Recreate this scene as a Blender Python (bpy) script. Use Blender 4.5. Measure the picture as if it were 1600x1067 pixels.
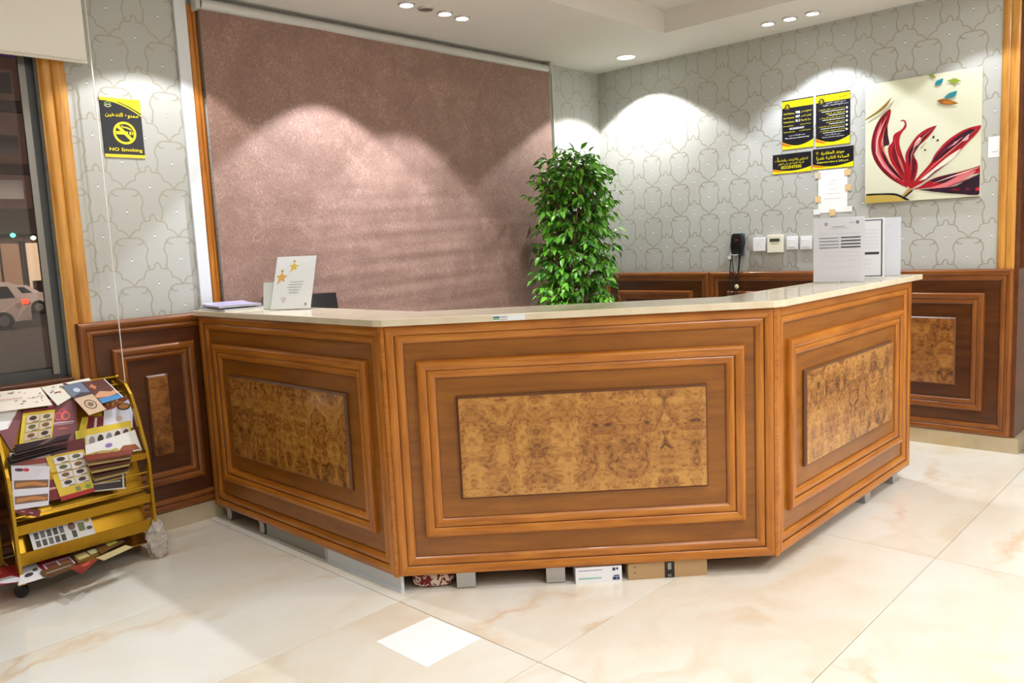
import bpy, bmesh, math, random, unicodedata
from mathutils import Vector, Matrix
rnd = random.Random(7)
scene = bpy.context.scene
for o in list(bpy.data.objects): bpy.data.objects.remove(o)
C = scene.collection

# ------------------------------------------------------------------ camera
FPX = 1252.38
CAM = Vector((-5.303, -4.010, 1.3473))
RX = Vector((0.68783025, -0.72440307, -0.04614911))
UX = Vector((0.1194929, 0.05029134, 0.9915605))
FX = Vector((0.71596857, 0.6875398, -0.12115293))
cam_d = bpy.data.cameras.new('camera'); cam = bpy.data.objects.new('camera', cam_d); C.objects.link(cam)
cam_d.sensor_fit = 'HORIZONTAL'; cam_d.sensor_width = 36; cam_d.lens = FPX*36/1600
cam_d.clip_start = .05; cam_d.clip_end = 300
m = Matrix((RX, UX, -FX)).transposed().to_4x4(); m.translation = CAM
cam.matrix_world = m
scene.camera = cam
def ray(u, v): return FX + RX*((u-800)/FPX) - UX*((v-533.5)/FPX)
def onp(u, v, P0, n):
    d = ray(u, v); P0 = Vector(P0); n = Vector(n)
    return CAM + d*((P0-CAM).dot(n)/d.dot(n))

# ------------------------------------------------------------------ render look
scene.view_settings.view_transform = 'Standard'
scene.view_settings.look = 'None'
scene.view_settings.exposure = 0.33
scene.view_settings.gamma = 1.0
scene.view_settings.use_curve_mapping = False
scene.cycles.use_denoising = True
scene.cycles.max_bounces = 7
scene.cycles.diffuse_bounces = 5
scene.cycles.glossy_bounces = 4
scene.cycles.transmission_bounces = 6
scene.cycles.transparent_max_bounces = 12
scene.cycles.sample_clamp_indirect = 6
scene.cycles.caustics_reflective = False
scene.cycles.caustics_refractive = False
w = bpy.data.worlds.new('night_sky'); scene.world = w; w.use_nodes = True
w.node_tree.nodes['Background'].inputs[0].default_value = (.010, .009, .014, 1)
w.node_tree.nodes['Background'].inputs[1].default_value = 1.0

def add_light(name, kind, loc, energy, color=(1, 1, 1), size=.1, rot=(0, 0, 0), spot=None, blend=.2, target=None):
    ld = bpy.data.lights.new(name, kind); ld.energy = energy; ld.color = color
    if kind == 'AREA': ld.shape = 'SQUARE'; ld.size = size
    elif kind == 'SPOT': ld.spot_size = math.radians(spot); ld.spot_blend = blend; ld.shadow_soft_size = size
    else: ld.shadow_soft_size = size
    o = bpy.data.objects.new(name, ld); C.objects.link(o); o.location = loc; o.rotation_euler = rot
    if target is not None:
        o.rotation_euler = (Vector(target)-Vector(loc)).to_track_quat('-Z', 'Y').to_euler()
    return o
HC = 2.657          # ceiling height
TRAY = 2.80         # raised tray
WARM = (.985, .99, 1.0); COOL = (.84, .91, 1.0)
# fill light added as unseen panels in the ceiling tray, (x, y, watt)
PANELS = [(-1.5, -3.9, 30), (-1.5, -5.6, 34), (-3.5, -4.4, 22), (-3.3, -5.8, 28), (-5.4, -4.4, 4), (-5.4, -5.8, 7)]
for i, (x, y, e) in enumerate(PANELS):
    add_light('led_panel_light', 'AREA', (x, y, TRAY-.035), e, WARM, .58)
# recessed downlights: (x, y, lit, watt, cone, tilt target or None, colour)
DOWN = [(-2.66, -.53, 1, 205, 92, COOL), (-2.378, -.529, 1, 30, 84, COOL), (-2.243, -.529, 0, 0, 0, COOL), (-2.101, -.529, 1, 110, 80, COOL), (-1.961, -.522, 1, 60, 76, COOL),
        (-.319, -.503, 2, 150, 112, WARM),
        (-.312, -1.593, 1, 30, 80, COOL), (-.312, -1.736, 1, 26, 80, COOL), (-.312, -1.880, 1, 68, 98, COOL),
        (-.34, -2.75, 1, 34, 92, COOL),
        (-3.62, -.46, 1, 85, 100, WARM), (-4.35, -.75, 1, 26, 110, WARM),
        (-4.45, -2.3, 3, 120, 72, WARM), (-3.6, -3.3, 3, 60, 72, WARM)]  # the tray pair is unseen, added to brighten the lobby floor
for (x, y, lit, e, cone, colr) in DOWN:
    if e: add_light('downlight_beam', 'SPOT', (x, y, (TRAY if lit == 3 else HC)-.022), e*.45, colr, .03, spot=cone, blend=.14 if lit < 3 and x > -4 else .7)

# ------------------------------------------------------------------ helpers
def s2l(c):
    c = c/255.0
    return c/12.92 if c <= .04045 else ((c+.055)/1.055)**2.4
def col(r, g, b): return (s2l(r), s2l(g), s2l(b), 1)
def new_mat(name):
    mt = bpy.data.materials.new(name); mt.use_nodes = True
    nt = mt.node_tree; return mt, nt, nt.nodes['Principled BSDF']
_paint = {}
def paint(rgb, rough=.5, metal=0, spec=.5, emit=0, name=None, coat=0):
    k = (tuple(rgb), rough, metal, spec, emit, coat)
    if k not in _paint:
        mt, nt, b = new_mat(name or 'paint_%d_%d_%d' % tuple(rgb))
        b.inputs['Base Color'].default_value = col(*rgb); b.inputs['Roughness'].default_value = rough
        b.inputs['Metallic'].default_value = metal; b.inputs['Specular IOR Level'].default_value = spec
        b.inputs['Coat Weight'].default_value = coat
        if emit:
            b.inputs['Emission Color'].default_value = col(*rgb); b.inputs['Emission Strength'].default_value = emit
        _paint[k] = mt
    return _paint[k]
class NT:
    def __init__(s, nt): s.nt = nt
    def n(s, t, **kw):
        nd = s.nt.nodes.new(t)
        for k, v in kw.items(): setattr(nd, k, v)
        return nd
    def put(s, sock, v):
        if isinstance(v, bpy.types.NodeSocket): s.nt.links.new(v, sock)
        else: sock.default_value = v
    def m(s, op, a, b=None, c=None, clamp=False):
        nd = s.n('ShaderNodeMath', operation=op); nd.use_clamp = clamp
        s.put(nd.inputs[0], a)
        if b is not None: s.put(nd.inputs[1], b)
        if c is not None: s.put(nd.inputs[2], c)
        return nd.outputs[0]
    def mix(s, f, a, b, blend='MIX'):
        nd = s.n('ShaderNodeMix', data_type='RGBA', blend_type=blend)
        s.put(nd.inputs[0], f); s.put(nd.inputs[6], a); s.put(nd.inputs[7], b)
        return nd.outputs[2]
    def ramp(s, f, stops):
        nd = s.n('ShaderNodeValToRGB'); e = nd.color_ramp.elements
        while len(e) < len(stops): e.new(.5)
        for i, (p, c) in enumerate(stops): e[i].position = p; e[i].color = c
        s.put(nd.inputs[0], f); return nd.outputs[0]
    def noise(s, vec, scale, detail=3, rough=.5, dist=0):
        nd = s.n('ShaderNodeTexNoise'); s.put(nd.inputs['Vector'], vec)
        nd.inputs['Scale'].default_value = scale; nd.inputs['Detail'].default_value = detail
        nd.inputs['Roughness'].default_value = rough; nd.inputs['Distortion'].default_value = dist
        return nd.outputs['Fac']
    def scaled(s, vec, sc):
        nd = s.n('ShaderNodeMapping'); s.put(nd.inputs[0], vec); nd.inputs['Scale'].default_value = sc; return nd.outputs[0]
    def addv(s, a, b):
        nd = s.n('ShaderNodeVectorMath', operation='ADD'); s.put(nd.inputs[0], a); s.put(nd.inputs[1], b); return nd.outputs[0]
    def bump(s, h, strength, dist=.01):
        nd = s.n('ShaderNodeBump'); s.put(nd.inputs['Height'], h)
        nd.inputs['Strength'].default_value = strength; nd.inputs['Distance'].default_value = dist; return nd.outputs[0]

def jitter_coord(t, coord='Object', amount=37.0):
    tc = t.n('ShaderNodeTexCoord'); oi = t.n('ShaderNodeObjectInfo')
    r = t.m('MULTIPLY', oi.outputs['Random'], amount)
    cx = t.n('ShaderNodeCombineXYZ'); t.put(cx.inputs[0], r); t.put(cx.inputs[1], t.m('MULTIPLY', r, 1.7)); t.put(cx.inputs[2], t.m('MULTIPLY', r, .6))
    return t.addv(tc.outputs[coord], cx.outputs[0])
def wood(name, dark, mid, light, rough=.32, stretch=(1.2, 22, 22), coat=.14):
    mt, nt, b = new_mat(name); t = NT(nt)
    v = jitter_coord(t)
    f1 = t.noise(t.scaled(v, stretch), 3.0, 6, .6, .4)
    f2 = t.noise(t.scaled(v, (stretch[0]*.7, stretch[1]*.12, stretch[2]*.12)), 3.5, 3, .5, .8)
    f = t.m('ADD', t.m('MULTIPLY', f1, .62), t.m('MULTIPLY', f2, .38))
    nt.links.new(t.ramp(f, [(.30, col(*dark)), (.5, col(*mid)), (.72, col(*light))]), b.inputs['Base Color'])
    b.inputs['Roughness'].default_value = rough
    b.inputs['Coat Weight'].default_value = coat; b.inputs['Coat Roughness'].default_value = .12
    nt.links.new(t.bump(f1, .05, .004), b.inputs['Normal'])
    return mt
def burl(name, dark, mid, light, rough=.3):
    mt, nt, b = new_mat(name); t = NT(nt)
    tc = t.n('ShaderNodeTexCoord')
    # book-matched veneer: leaves 0.25 m wide mirrored side by side
    sx = t.n('ShaderNodeSeparateXYZ'); t.put(sx.inputs[0], tc.outputs['Object'])
    oi = t.n('ShaderNodeObjectInfo')
    mx_ = t.m('PINGPONG', t.m('ADD', sx.outputs[0], t.m('MULTIPLY', oi.outputs['Random'], .2)), .125)
    cb = t.n('ShaderNodeCombineXYZ'); t.put(cb.inputs[0], t.m('ADD', t.m('MULTIPLY', mx_, .8), t.m('MULTIPLY', sx.outputs[0], .2))); t.put(cb.inputs[1], sx.outputs[1]); t.put(cb.inputs[2], t.m('MULTIPLY', oi.outputs['Random'], 9))
    v = cb.outputs[0]
    warp = t.n('ShaderNodeTexNoise'); t.put(warp.inputs['Vector'], v); warp.inputs['Scale'].default_value = 16; warp.inputs['Detail'].default_value = 5
    sc = t.n('ShaderNodeVectorMath', operation='SCALE'); t.put(sc.inputs[0], warp.outputs['Color']); sc.inputs['Scale'].default_value = .085
    vw = t.addv(v, sc.outputs[0])
    big = t.noise(t.scaled(vw, (1.3, .8, 1)), 13, 4, .6, .6)
    drip = t.noise(t.scaled(vw, (1, .22, 1)), 26, 3, .55, .3)
    fine = t.noise(vw, 95, 5, .75, 1.2)
    vo = t.n('ShaderNodeTexVoronoi'); t.put(vo.inputs['Vector'], vw); vo.inputs['Scale'].default_value = 60
    eyes = t.m('SUBTRACT', 1, t.m('MULTIPLY', vo.outputs['Distance'], 1.5), clamp=True)
    f = t.m('ADD', t.m('ADD', t.m('MULTIPLY', big, .55), t.m('MULTIPLY', drip, .30)), t.m('SUBTRACT', t.m('MULTIPLY', fine, .34), t.m('MULTIPLY', eyes, .12)))
    nt.links.new(t.ramp(f, [(.40, col(*dark)), (.52, col(*mid)), (.68, col(*light))]), b.inputs['Base Color'])
    b.inputs['Roughness'].default_value = rough; b.inputs['Coat Weight'].default_value = .4; b.inputs['Coat Roughness'].default_value = .1
    return mt
W_BOARD = wood('honey_stained_board', (116, 66, 10), (143, 85, 17), (163, 103, 28), stretch=(1.0, 9, 9))
W_MOLD = wood('honey_stained_moulding', (138, 76, 12), (178, 106, 26), (204, 136, 48))
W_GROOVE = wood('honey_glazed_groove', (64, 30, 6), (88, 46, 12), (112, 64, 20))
W_WBOARD = wood('walnut_stained_board', (60, 28, 7), (82, 42, 12), (102, 56, 18), stretch=(1.0, 9, 9))
W_WMOLD = wood('walnut_stained_moulding', (96, 48, 12), (130, 72, 22), (158, 98, 38))
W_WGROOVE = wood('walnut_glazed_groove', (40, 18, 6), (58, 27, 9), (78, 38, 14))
W_CASE = wood('oak_casing', (172, 108, 34), (206, 144, 62), (226, 172, 92))
W_DARK = wood('dark_oak_reveal', (70, 34, 14), (96, 50, 22), (118, 66, 32))
BURL = burl('poplar_burl', (70, 36, 8), (150, 94, 32), (196, 142, 68))
BURL_W = burl('walnut_burl', (60, 30, 10), (124, 74, 28), (168, 112, 54))
BURL_EDGE = paint((104, 66, 40), .35, name='burl_edge')

def mesh_obj(name, verts, faces, mats, parent=None, mi=None, smooth=False, mw=None, uvs=None, angle=40):
    me = bpy.data.meshes.new(name); me.from_pydata([tuple(v) for v in verts], [], faces)
    if not isinstance(mats, (list, tuple)): mats = [mats]
    for x in mats: me.materials.append(x)
    if mi: me.polygons.foreach_set('material_index', mi)
    if smooth:
        me.polygons.foreach_set('use_smooth', [True]*len(me.polygons)); me.set_sharp_from_angle(angle=math.radians(angle))
    if uvs is not None:
        ul = me.uv_layers.new(name='UVMap')
        for li, l in enumerate(me.loops): ul.data[li].uv = uvs(me.vertices[l.vertex_index].co)
    me.update()
    o = bpy.data.objects.new(name, me); C.objects.link(o)
    if parent is not None:
        o.parent = parent
    if mw is not None:
        o.matrix_world = mw if parent is None else parent_inv(parent) @ mw if False else mw
        if parent is not None: o.matrix_local = (world_of(parent)).inverted() @ mw
    return o
def world_of(o):
    mloc = o.matrix_basis.copy()
    return mloc if o.parent is None else world_of(o.parent) @ mloc
def tag(o, label=None, cat=None, group=None, kind=None):
    if label: o['label'] = label
    if cat: o['category'] = cat
    if group: o['group'] = group
    if kind: o['kind'] = kind
    return o
def thing(name, label=None, cat=None, loc=(0, 0, 0), group=None, kind=None, rz=0):
    o = bpy.data.objects.new(name, None); C.objects.link(o); o.location = loc; o.rotation_euler.z = rz
    o.empty_display_size = .1
    return tag(o, label, cat, group, kind)
class MB:
    """collects shapes in world (or local) coordinates into one mesh"""
    def __init__(s): s.v = []; s.f = []; s.mi = []
    def add(s, verts, faces, mi=0):
        b = len(s.v); s.v += [Vector(v) for v in verts]; s.f += [tuple(b+i for i in f) for f in faces]; s.mi += [mi]*len(faces); return s
    def box(s, lo, hi, mi=0, M=None):
        x0, y0, z0 = lo; x1, y1, z1 = hi
        vs = [Vector(p) for p in ((x0, y0, z0), (x1, y0, z0), (x1, y1, z0), (x0, y1, z0), (x0, y0, z1), (x1, y0, z1), (x1, y1, z1), (x0, y1, z1))]
        if M is not None: vs = [M @ v for v in vs]
        return s.add(vs, [(0, 3, 2, 1), (4, 5, 6, 7), (0, 1, 5, 4), (1, 2, 6, 5), (2, 3, 7, 6), (3, 0, 4, 7)], mi)
    def prism(s, plan, z0, z1, mi=0):
        n = len(plan); vs = [(p[0], p[1], z0) for p in plan] + [(p[0], p[1], z1) for p in plan]
        return s.add(vs, [tuple(reversed(range(n))), tuple(range(n, 2*n))] + [(i, (i+1) % n, n+(i+1) % n, n+i) for i in range(n)], mi)
    def tube(s, pts, r, seg=8, mi=0, cap=True):
        pts = [Vector(p) for p in pts]; rings = []; up = None
        for i, p in enumerate(pts):
            d = (pts[min(i+1, len(pts)-1)]-pts[max(i-1, 0)]).normalized()
            if up is None:
                up = Vector((0, 0, 1)) if abs(d.z) < .9 else Vector((1, 0, 0))
            a = d.cross(up).normalized(); up = a.cross(d).normalized()
            rr = r[i] if isinstance(r, (list, tuple)) else r
            rings.append([p + a*(rr*math.cos(2*math.pi*k/seg)) + up*(rr*math.sin(2*math.pi*k/seg)) for k in range(seg)])
        vs = [q for ring in rings for q in ring]; fs = []
        for i in range(len(pts)-1):
            for k in range(seg):
                k2 = (k+1) % seg; fs.append((i*seg+k, i*seg+k2, (i+1)*seg+k2, (i+1)*seg+k))
        if cap: fs += [tuple(reversed(range(seg))), tuple(range((len(pts)-1)*seg, len(pts)*seg))]
        return s.add(vs, fs, mi)
    def bar(s, pts, wv, w_, t, mi=0):
        """flat bar along pts: width w_ along vector wv, thickness t across"""
        pts = [Vector(p) for p in pts]; wv = Vector(wv).normalized(); vs = []
        for i, p in enumerate(pts):
            d = (pts[min(i+1, len(pts)-1)]-pts[max(i-1, 0)]).normalized(); nn = d.cross(wv).normalized()
            for a, b in ((-1, -1), (1, -1), (1, 1), (-1, 1)): vs.append(p + wv*(a*w_/2) + nn*(b*t/2))
        fs = [(0, 3, 2, 1), tuple(4*(len(pts)-1)+k for k in range(4))]
        for i in range(len(pts)-1):
            for k in range(4): fs.append((4*i+k, 4*i+(k+1) % 4, 4*i+4+(k+1) % 4, 4*i+4+k))
        return s.add(vs, fs, mi)
    def lathe(s, prof, c, axis=(0, 0, 1), seg=16, mi=0):
        axis = Vector(axis).normalized(); a = axis.orthogonal().normalized(); b = axis.cross(a); c = Vector(c); vs = []; fs = []
        for (r, h) in prof:
            for k in range(seg):
                th = 2*math.pi*k/seg; vs.append(c + axis*h + a*(r*math.cos(th)) + b*(r*math.sin(th)))
        n = len(prof)
        for i in range(n-1):
            for k in range(seg):
                k2 = (k+1) % seg; fs.append((i*seg+k, i*seg+k2, (i+1)*seg+k2, (i+1)*seg+k))
        fs += [tuple(reversed(range(seg))), tuple(range((n-1)*seg, n*seg))]
        return s.add(vs, fs, mi)
    def build(s, name, mats, parent=None, smooth=False, origin=None, bevel=0, uvs=None, angle=40):
        if parent is not None:
            W = world_of(parent)
        if origin is None:
            xs = [v for v in s.v]; origin = Vector((sum(v.x for v in xs)/len(xs), sum(v.y for v in xs)/len(xs), min(v.z for v in xs)))
        origin = Vector(origin)
        o = mesh_obj(name, [v-origin for v in s.v], s.f, mats, None, s.mi, smooth, None, None if uvs is None else (lambda co: uvs(co+origin)), angle)
        o.location = origin
        if parent is not None:
            o.parent = parent; o.matrix_local = W.inverted() @ Matrix.Translation(origin)
        if bevel:
            bm = bmesh.new(); bm.from_mesh(o.data)
            bmesh.ops.bevel(bm, geom=bm.edges[:], offset=bevel, segments=2, profile=.6, affect='EDGES', clamp_overlap=True)
            bm.to_mesh(o.data); bm.free()
            if smooth:
                o.data.polygons.foreach_set('use_smooth', [True]*len(o.data.polygons)); o.data.set_sharp_from_angle(angle=math.radians(angle))
        return o
def frame_matrix(o, X, Y, Z):
    M = Matrix((Vector(X), Vector(Y), Vector(Z))).transposed().to_4x4(); M.translation = Vector(o); return M
def place(o, parent, M):
    """give a mesh built in local coordinates the world matrix M under parent"""
    o.parent = parent
    o.matrix_local = (world_of(parent).inverted() @ M) if parent is not None else M
    return o
ZV = Vector((0, 0, 1))

# ---- mitred mouldings and framed panels
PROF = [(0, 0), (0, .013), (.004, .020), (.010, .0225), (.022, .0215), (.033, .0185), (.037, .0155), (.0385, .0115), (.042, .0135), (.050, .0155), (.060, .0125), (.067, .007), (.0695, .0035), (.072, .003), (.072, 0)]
PDARK = {6, 12}  # profile faces that take the darker groove wood
def moulding(name, parent, O, X, Y, N, L, mats, width=.072, hs=1.0):
    k = width/.072; vs = []; fs = []; mi = []
    for (a, h) in PROF:
        vs += [(a*k, a*k, h*hs), (L-a*k, a*k, h*hs)]
    for i in range(len(PROF)-1):
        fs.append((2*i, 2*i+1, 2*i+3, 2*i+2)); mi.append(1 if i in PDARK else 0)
    fs = [tuple(reversed(f)) for f in fs]
    o = mesh_obj(name, vs, [tuple(reversed(f)) for f in fs], mats, None, mi, True, None, None, 50)
    return place(o, parent, frame_matrix(O, X, Y, N))
def frame_of(name, parent, O, U, N, r, mats, width=.072, hs=1.0):
    O = Vector(O); U = Vector(U); N = Vector(N); u0, v0, u1, v1 = r
    P = lambda u, v: O + U*u + ZV*v
    moulding(name, parent, P(u0, v0), U, ZV, N, u1-u0, mats, width, hs)
    moulding(name, parent, P(u1, v0), ZV, -U, N, v1-v0, mats, width, hs)
    moulding(name, parent, P(u1, v1), -U, -ZV, N, u1-u0, mats, width, hs)
    moulding(name, parent, P(u0, v1), -ZV, U, N, v1-v0, mats, width, hs)
def raised_panel(name, parent, O, U, N, r, mats, t=.016):
    u0, v0, u1, v1 = r; e = .008; L = u1-u0; H = v1-v0
    vs = [(0, 0, 0), (L, 0, 0), (L, H, 0), (0, H, 0), (0, 0, t*.5), (L, 0, t*.5), (L, H, t*.5), (0, H, t*.5), (e, e, t), (L-e, e, t), (L-e, H-e, t), (e, H-e, t)]
    fs = [(8, 9, 10, 11), (0, 1, 5, 4), (1, 2, 6, 5), (2, 3, 7, 6), (3, 0, 4, 7), (4, 5, 9, 8), (5, 6, 10, 9), (6, 7, 11, 10), (7, 4, 8, 11)]
    o = mesh_obj(name, vs, fs, mats, None, [0]+[1]*8)
    return place(o, parent, frame_matrix(Vector(O)+Vector(U)*u0+ZV*v0, U, ZV, N))

# ------------------------------------------------------------------ room shell
XL, YB = -8.2, -7.4          # far side and rear of the lobby
XG0 = -7.2; WX1 = -4.07; WZ0 = .83; WZ1 = 2.52   # window opening
def wallpaper():
    mt, nt, b = new_mat('damask_wallpaper'); t = NT(nt)
    uv = t.n('ShaderNodeUVMap'); uv.uv_map = 'UVMap'
    sp = t.n('ShaderNodeSeparateXYZ'); t.put(sp.inputs[0], uv.outputs[0])
    u, v = sp.outputs[0], sp.outputs[1]
    def fold(x, off):
        return t.m('SUBTRACT', t.m('FRACT', t.m('ADD', x, .5+off)), .5)
    au = t.m('ABSOLUTE', fold(u, 0)); fv = fold(v, 0)
    cb = t.n('ShaderNodeCombineXYZ'); t.put(cb.inputs[0], au); t.put(cb.inputs[1], fv); p = cb.outputs[0]
    def vm(op, a, b_=None, sc=None):
        nd = t.n('ShaderNodeVectorMath', operation=op); t.put(nd.inputs[0], a)
        if b_ is not None: t.put(nd.inputs[1], b_)
        if sc is not None: t.put(nd.inputs['Scale'], sc)
        return nd.outputs['Value'] if op in ('DOT_PRODUCT', 'LENGTH') else nd.outputs[0]
    lines = [[(0, .465), (.17, .46), (.26, .41), (.315, .30), (.338, .20), (.285, .07), (.305, -.09), (.31, -.16), (.36, -.195), (.435, -.18), (.45, -.10), (.5, -.055)],
             [(.345, -.195), (.28, -.21), (.235, -.27), (.215, -.365), (.13, -.385), (.06, -.44), (0, -.535)], [(.06, .56), (0, .465)], [(.245, .38), (.205, .325), (.145, .325)], [(.25, .345), (.255, .40)], [(.31, -.13), (.345, -.125)]]
    d = None
    for L in lines:
        for A, B in zip(L[:-1], L[1:]):
            ba = Vector((B[0]-A[0], B[1]-A[1], 0)); pa = vm('SUBTRACT', p, (A[0], A[1], 0))
            h = t.m('MULTIPLY', vm('DOT_PRODUCT', pa, tuple(ba)), 1/ba.length_squared, clamp=True)
            e = vm('LENGTH', vm('SUBTRACT', pa, vm('SCALE', tuple(ba), sc=h)))
            d = e if d is None else t.m('MINIMUM', d, e)
    line = t.m('SUBTRACT', 1, t.m('DIVIDE', t.m('SUBTRACT', d, .005), .016), clamp=True)
    def bead_of(off):
        a_ = t.m('ABSOLUTE', fold(u, off)); b_ = t.m('ABSOLUTE', fold(v, off))
        return (t.m('LESS_THAN', t.m('ADD', t.m('MULTIPLY', a_, 1.25), b_), .024), t.m('LESS_THAN', t.m('ADD', t.m('MULTIPLY', a_, 1.7), t.m('ABSOLUTE', t.m('SUBTRACT', b_, .036))), .017))
    bA, cA = bead_of(0); bB, cB = bead_of(.5)
    bead = t.m('MAXIMUM', bA, bB); caps = t.m('MAXIMUM', cA, cB)
    tex = t.noise(uv.outputs[0], 60, 3)
    base = t.mix(tex, col(176, 176, 170), col(194, 195, 190))
    c1 = t.mix(t.m('MULTIPLY', line, .52), base, col(146, 136, 104))
    c2 = t.mix(t.m('MULTIPLY', caps, .8), c1, col(92, 90, 86))
    c3 = t.mix(bead, c2, col(250, 250, 250))
    nt.links.new(c3, b.inputs['Base Color'])
    nt.links.new(t.m('SUBTRACT', .5, t.m('ADD', t.m('MULTIPLY', line, .12), t.m('MULTIPLY', bead, .35))), b.inputs['Roughness'])
    nt.links.new(t.m('MULTIPLY', line, .3), b.inputs['Metallic'])
    hgt = t.m('ADD', t.m('MULTIPLY', line, .3), t.m('ADD', t.m('MULTIPLY', tex, .15), bead))
    nt.links.new(t.bump(hgt, .25, .003), b.inputs['Normal'])
    return mt
PAPER = wallpaper()
PLASTER = paint((226, 222, 214), .8, name='cream_plaster')
CEIL = paint((226, 222, 216), .85, name='white_ceiling_paint')
def struct(o): o['kind'] = 'structure'; return o
# back wall (curtain and window wall), y = 0
mb = MB()
mb.box((WX1, 0, 0), (.25, .22, TRAY+.1)); mb.box((XG0, 0, 0), (WX1, .22, WZ0)); mb.box((XG0, 0, WZ1), (WX1, .22, TRAY+.1)); mb.box((XL, 0, 0), (XG0, .22, TRAY+.1))
struct(mb.build('wall_back', PAPER, origin=(0, 0, 0), uvs=lambda c: ((c.x+3.747)/.2396, (c.z-2.521)/.2345)))
# right wall, x = 0, ends at the passage
YE = -2.9285
mb = MB(); mb.box((0, YE, 0), (.25, 0, TRAY+.1))
struct(mb.build('wall_right', PAPER, origin=(0, 0, 0), uvs=lambda c: ((-c.y-2.193)/.2433, (c.z-2.555)/.2345)))
mb = MB(); mb.box((0, YB, 0), (.25, -4.3, TRAY+.1)); mb.box((0, -4.3, 2.25), (.25, YE, TRAY+.1)); mb.box((1.6, -5, 0), (1.8, -2.4, TRAY+.1))
struct(mb.build('wall_passage', PLASTER, origin=(0, 0, 0)))
mb = MB(); mb.box((XL-.2, YB, 0), (XL, .22, TRAY+.1)); struct(mb.build('wall_left', PLASTER, origin=(XL, 0, 0)))
mb = MB(); mb.box((XL-.2, YB-.2, 0), (1.8, YB, TRAY+.1)); struct(mb.build('wall_front', PLASTER, origin=(0, YB, 0)))
# ceiling with raised tray
TX0, TX1, TY0, TY1 = -6.6, -.655, -6.4, -1.045
mb = MB()
mb.box((XL, TY1, HC), (1.8, 0, HC+.06)); mb.box((XL, YB, HC), (1.8, TY0, HC+.06)); mb.box((TX1, TY0, HC), (1.8, TY1, HC+.06)); mb.box((XL, TY0, HC), (TX0, TY1, HC+.06))
mb.box((TX0-.02, TY0-.02, TRAY), (TX1+.02, TY1+.02, TRAY+.05))
for (a, b) in (((TX0-.02, TY0-.02), (TX0, TY1+.02)), ((TX1, TY0-.02), (TX1+.02, TY1+.02)), ((TX0, TY0-.02), (TX1, TY0)), ((TX0, TY1), (TX1, TY1+.02))):
    mb.box((a[0], a[1], HC+.06), (b[0], b[1], TRAY))
struct(mb.build('ceiling', CEIL, origin=(0, 0, HC)))

# floor: grout bed and marble tiles
def marble(name):
    mt, nt, b = new_mat(name); t = NT(nt)
    v = jitter_coord(t, 'Object', 53)
    wn = t.n('ShaderNodeTexNoise'); t.put(wn.inputs['Vector'], v); wn.inputs['Scale'].default_value = 1.6; wn.inputs['Detail'].default_value = 5
    sc = t.n('ShaderNodeVectorMath', operation='SCALE'); t.put(sc.inputs[0], wn.outputs['Color']); sc.inputs['Scale'].default_value = .9
    vw = t.addv(t.scaled(v, (.55, 1.25, 1)), sc.outputs[0])
    cloud = t.noise(vw, 1.7, 5, .55, .4)
    vein = t.m('ABSOLUTE', t.m('SUBTRACT', t.noise(vw, 1.15, 4, .5, .2), .5))
    vm = t.m('SUBTRACT', 1, t.m('MULTIPLY', vein, 26), clamp=True)
    brk = t.noise(v, 2.2, 2)
    vm = t.m('MULTIPLY', vm, t.m('MULTIPLY', t.m('SUBTRACT', brk, .42), 4, clamp=True), clamp=True)
    base = t.ramp(cloud, [(.32, col(222, 211, 190)), (.45, col(229, 223, 209)), (.56, col(231, 228, 217)), (.72, col(236, 235, 230))])
    c = t.mix(t.m('MULTIPLY', vm, .5), base, col(208, 166, 108))
    nt.links.new(c, b.inputs['Base Color'])
    b.inputs['Roughness'].default_value = .16; b.inputs['Specular IOR Level'].default_value = .5
    return mt
MARBLE = marble('cream_marble')
mb = MB(); mb.box((XL, YB, -.06), (1.8, 0, -.004))
floor = struct(mb.build('floor', paint((150, 138, 116), .8, name='tile_grout'), origin=(0, 0, -.004)))
TW, TH, G = 1.62, .72, .0032
cache = {}
xs = []; k = -4
for i in range(-4, 5):
    for j in range(-8, 5):
        x0, x1 = max(-3.51+i*TW, XL), min(-3.51+(i+1)*TW, 1.6); y0, y1 = max(-2.34+j*TH, YB), min(-2.34+(j+1)*TH, 0)
        if x1-x0 < .05 or y1-y0 < .05: continue
        if x0 >= 0 and y1 > YE: continue
        x1 = min(x1, 1.6) if y1 <= YE+.3 else min(x1, 0)
        key = (round(x1-x0, 3), round(y1-y0, 3))
        if key not in cache:
            L, H = x1-x0-G, y1-y0-G; e = .0007
            vs = [(0, 0, -.004), (L, 0, -.004), (L, H, -.004), (0, H, -.004), (0, 0, -e), (L, 0, -e), (L, H, -e), (0, H, -e), (e, e, 0), (L-e, e, 0), (L-e, H-e, 0), (e, H-e, 0)]
            fs = [(8, 9, 10, 11), (0, 1, 5, 4), (1, 2, 6, 5), (2, 3, 7, 6), (3, 0, 4, 7), (4, 5, 9, 8), (5, 6, 10, 9), (6, 7, 11, 10), (7, 4, 8, 11)]
            me = bpy.data.meshes.new('floor_tile'); me.from_pydata(vs, [], fs); me.materials.append(MARBLE); cache[key] = me
        o = bpy.data.objects.new('floor_tile', cache[key]); C.objects.link(o); o.parent = floor
        o.matrix_local = Matrix.Translation((x0+G/2, y0+G/2, .004))
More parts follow.
